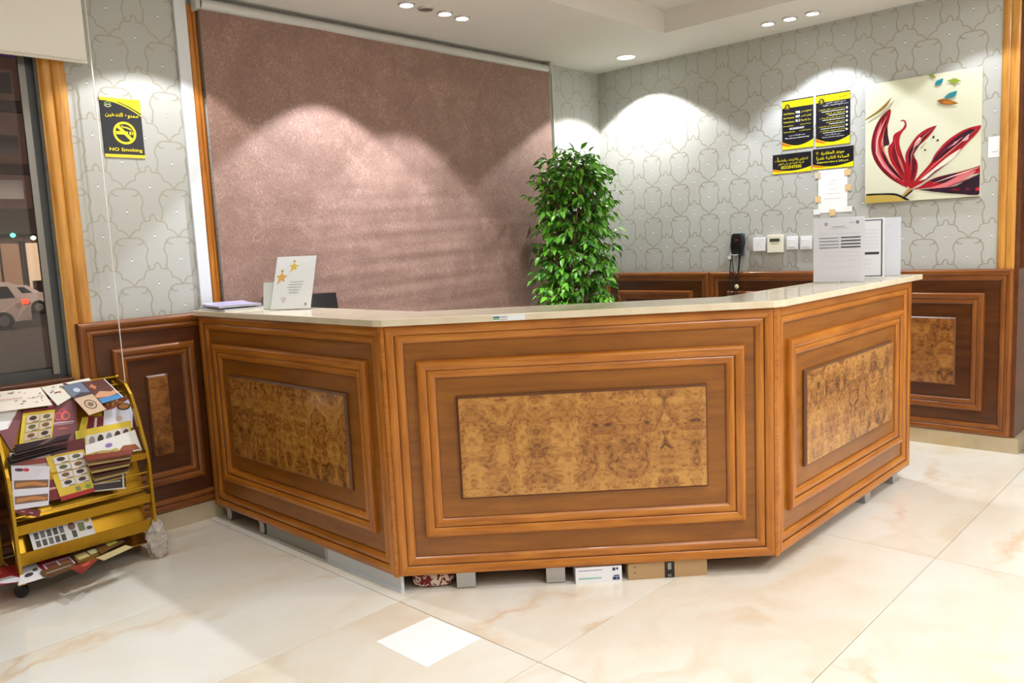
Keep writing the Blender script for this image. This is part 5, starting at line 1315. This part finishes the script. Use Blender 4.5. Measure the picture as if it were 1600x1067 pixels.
suv_prof = [(0, .18), (0, .55), (.03, .66), (.09, .94), (.13, .99), (.45, 1), (.56, .96), (.70, .66), (.97, .56), (1, .44), (1, .18), (.88, .16), (.86, .30), (.80, .38), (.74, .30), (.72, .16), (.28, .16), (.26, .30), (.20, .38), (.14, .30), (.12, .16)]
car('white sport utility car with a glowing tail light passing the window', (4.02, 30.0), GZ, 4.7, 1.78, 1.85, suv_prof, (.20, .80), (206, 196, 190), [[(.10, .66), (.14, .90), (.30, .91), (.30, .66)], [(.32, .66), (.32, .91), (.53, .90), (.64, .66)]])
sed_prof = [(0, .22), (0, .60), (.04, .68), (.17, .72), (.28, .97), (.36, 1), (.56, .98), (.72, .70), (.97, .60), (1, .46), (1, .2), (.88, .18), (.86, .34), (.80, .42), (.74, .34), (.72, .18), (.28, .18), (.26, .34), (.20, .42), (.14, .34), (.12, .18)]
car('pale sedan car parked beyond the white sport utility car', (7.75, 39.0), GZ, 4.6, 1.46, 1.78, sed_prof, (.20, .80), (196, 186, 182), [[(.24, .72), (.31, .92), (.44, .93), (.44, .72)], [(.46, .72), (.46, .93), (.55, .92), (.68, .72)]])
# facade across the road
bld = thing('street_building', 'dark building with lit shop fronts across the street', 'building', (5, 46, GZ))
mb = MB(); mb.box((-14, 46, GZ+.14), (24, 54, 17)); mb.build('facade', paint((120, 98, 92), .8), bld)
mb = MB(); mb.box((-14, 44.6, 3.1), (24, 46, 4.4)); mb.build('canopy', paint((70, 60, 56), .7), bld)
for z in (6.3, 9.6):
    mb = MB(); mb.box((-14, 45.6, z), (24, 46, z+.55)); mb.build('ledge', paint((60, 50, 52), .7), bld)
k = 0
for x in (-2.5, .6, 3.9, 6.2, 8.4, 10.9):
    w_ = 2.0; rgb, e = [((255, 190, 100), .5), ((240, 190, 120), .35), ((250, 196, 90), .9), ((190, 150, 120), .25), ((255, 226, 190), .6), ((200, 190, 220), .3)][k % 6]; k += 1
    mb = MB(); mb.box((x, 45.9, GZ+.3), (x+w_, 45.99, 2.6)); o = mb.build('shop_window', paint(rgb, .5, emit=e), bld)
    for xm in (x, x+w_*.5, x+w_):
        mb = MB(); mb.box((xm-.05, 45.84, GZ+.2), (xm+.05, 45.9, 2.7)); mb.build('mullion', paint((40, 34, 32), .6), o)
    mb = MB(); mb.box((x+.2, 45.6, GZ+.2), (x+.8, 45.85, GZ+1.5)); mb.build('display', paint((60, 40, 36), .7), o)
for x in (-3, 2.2, 7.2, 12):
    for z in (5.0, 7.3, 10.6):
        mb = MB(); mb.box((x, 45.92, z), (x+1.5, 46.0, z+1.1 if z > 5 else z+1.0)); w_ = mb.build('window', paint((40, 34, 38), .3), bld)
mb = MB(); mb.box((-10, 44.4, 12.2), (20, 44.6, 12.7)); mb.build('sign_band', paint((92, 70, 130), .6, emit=.08), bld)
bulb = [(255, 220, 150), (80, 255, 170), (210, 255, 220), (255, 190, 90)]
q = random.Random(3)
for i in range(14):
    x = -1+i*.95; mb = MB(); c = (x, 44.5, 2.95+.12*math.sin(i*1.7)); mb.lathe([(.02, -.12), (.13, -.05), (.13, .05), (.02, .12)], c, seg=8); mb.build('canopy_lamp', paint(bulb[i % 4], .5, emit=6), bld)
# lamps added out of view to brighten the cars and the road
for (x, y) in ((12.5, 27.0), (-3.5, 26.0)):
    r = thing('street_lamp', 'tall grey street lamp at the roadside opposite the hotel', 'street lamp', (x, y, GZ), group='street lamps along the road')
    mb = MB(); mb.tube([(x, y, GZ), (x, y, 5.2), (x, y+.3, 5.6), (x, y+1.4, 5.8)], [.09, .06, .05, .04], 10); mb.build('pole', paint((90, 90, 92), .5), r, smooth=True)
    mb = MB(); mb.box((x-.15, y+1.2, 5.72), (x+.15, y+1.8, 5.84)); mb.build('lamp_head', paint((110, 110, 112), .5), r)
    add_light('street_lamp_light', 'POINT', (x, y+1.5, 5.55), 5000, (1, .78, .62), .2)
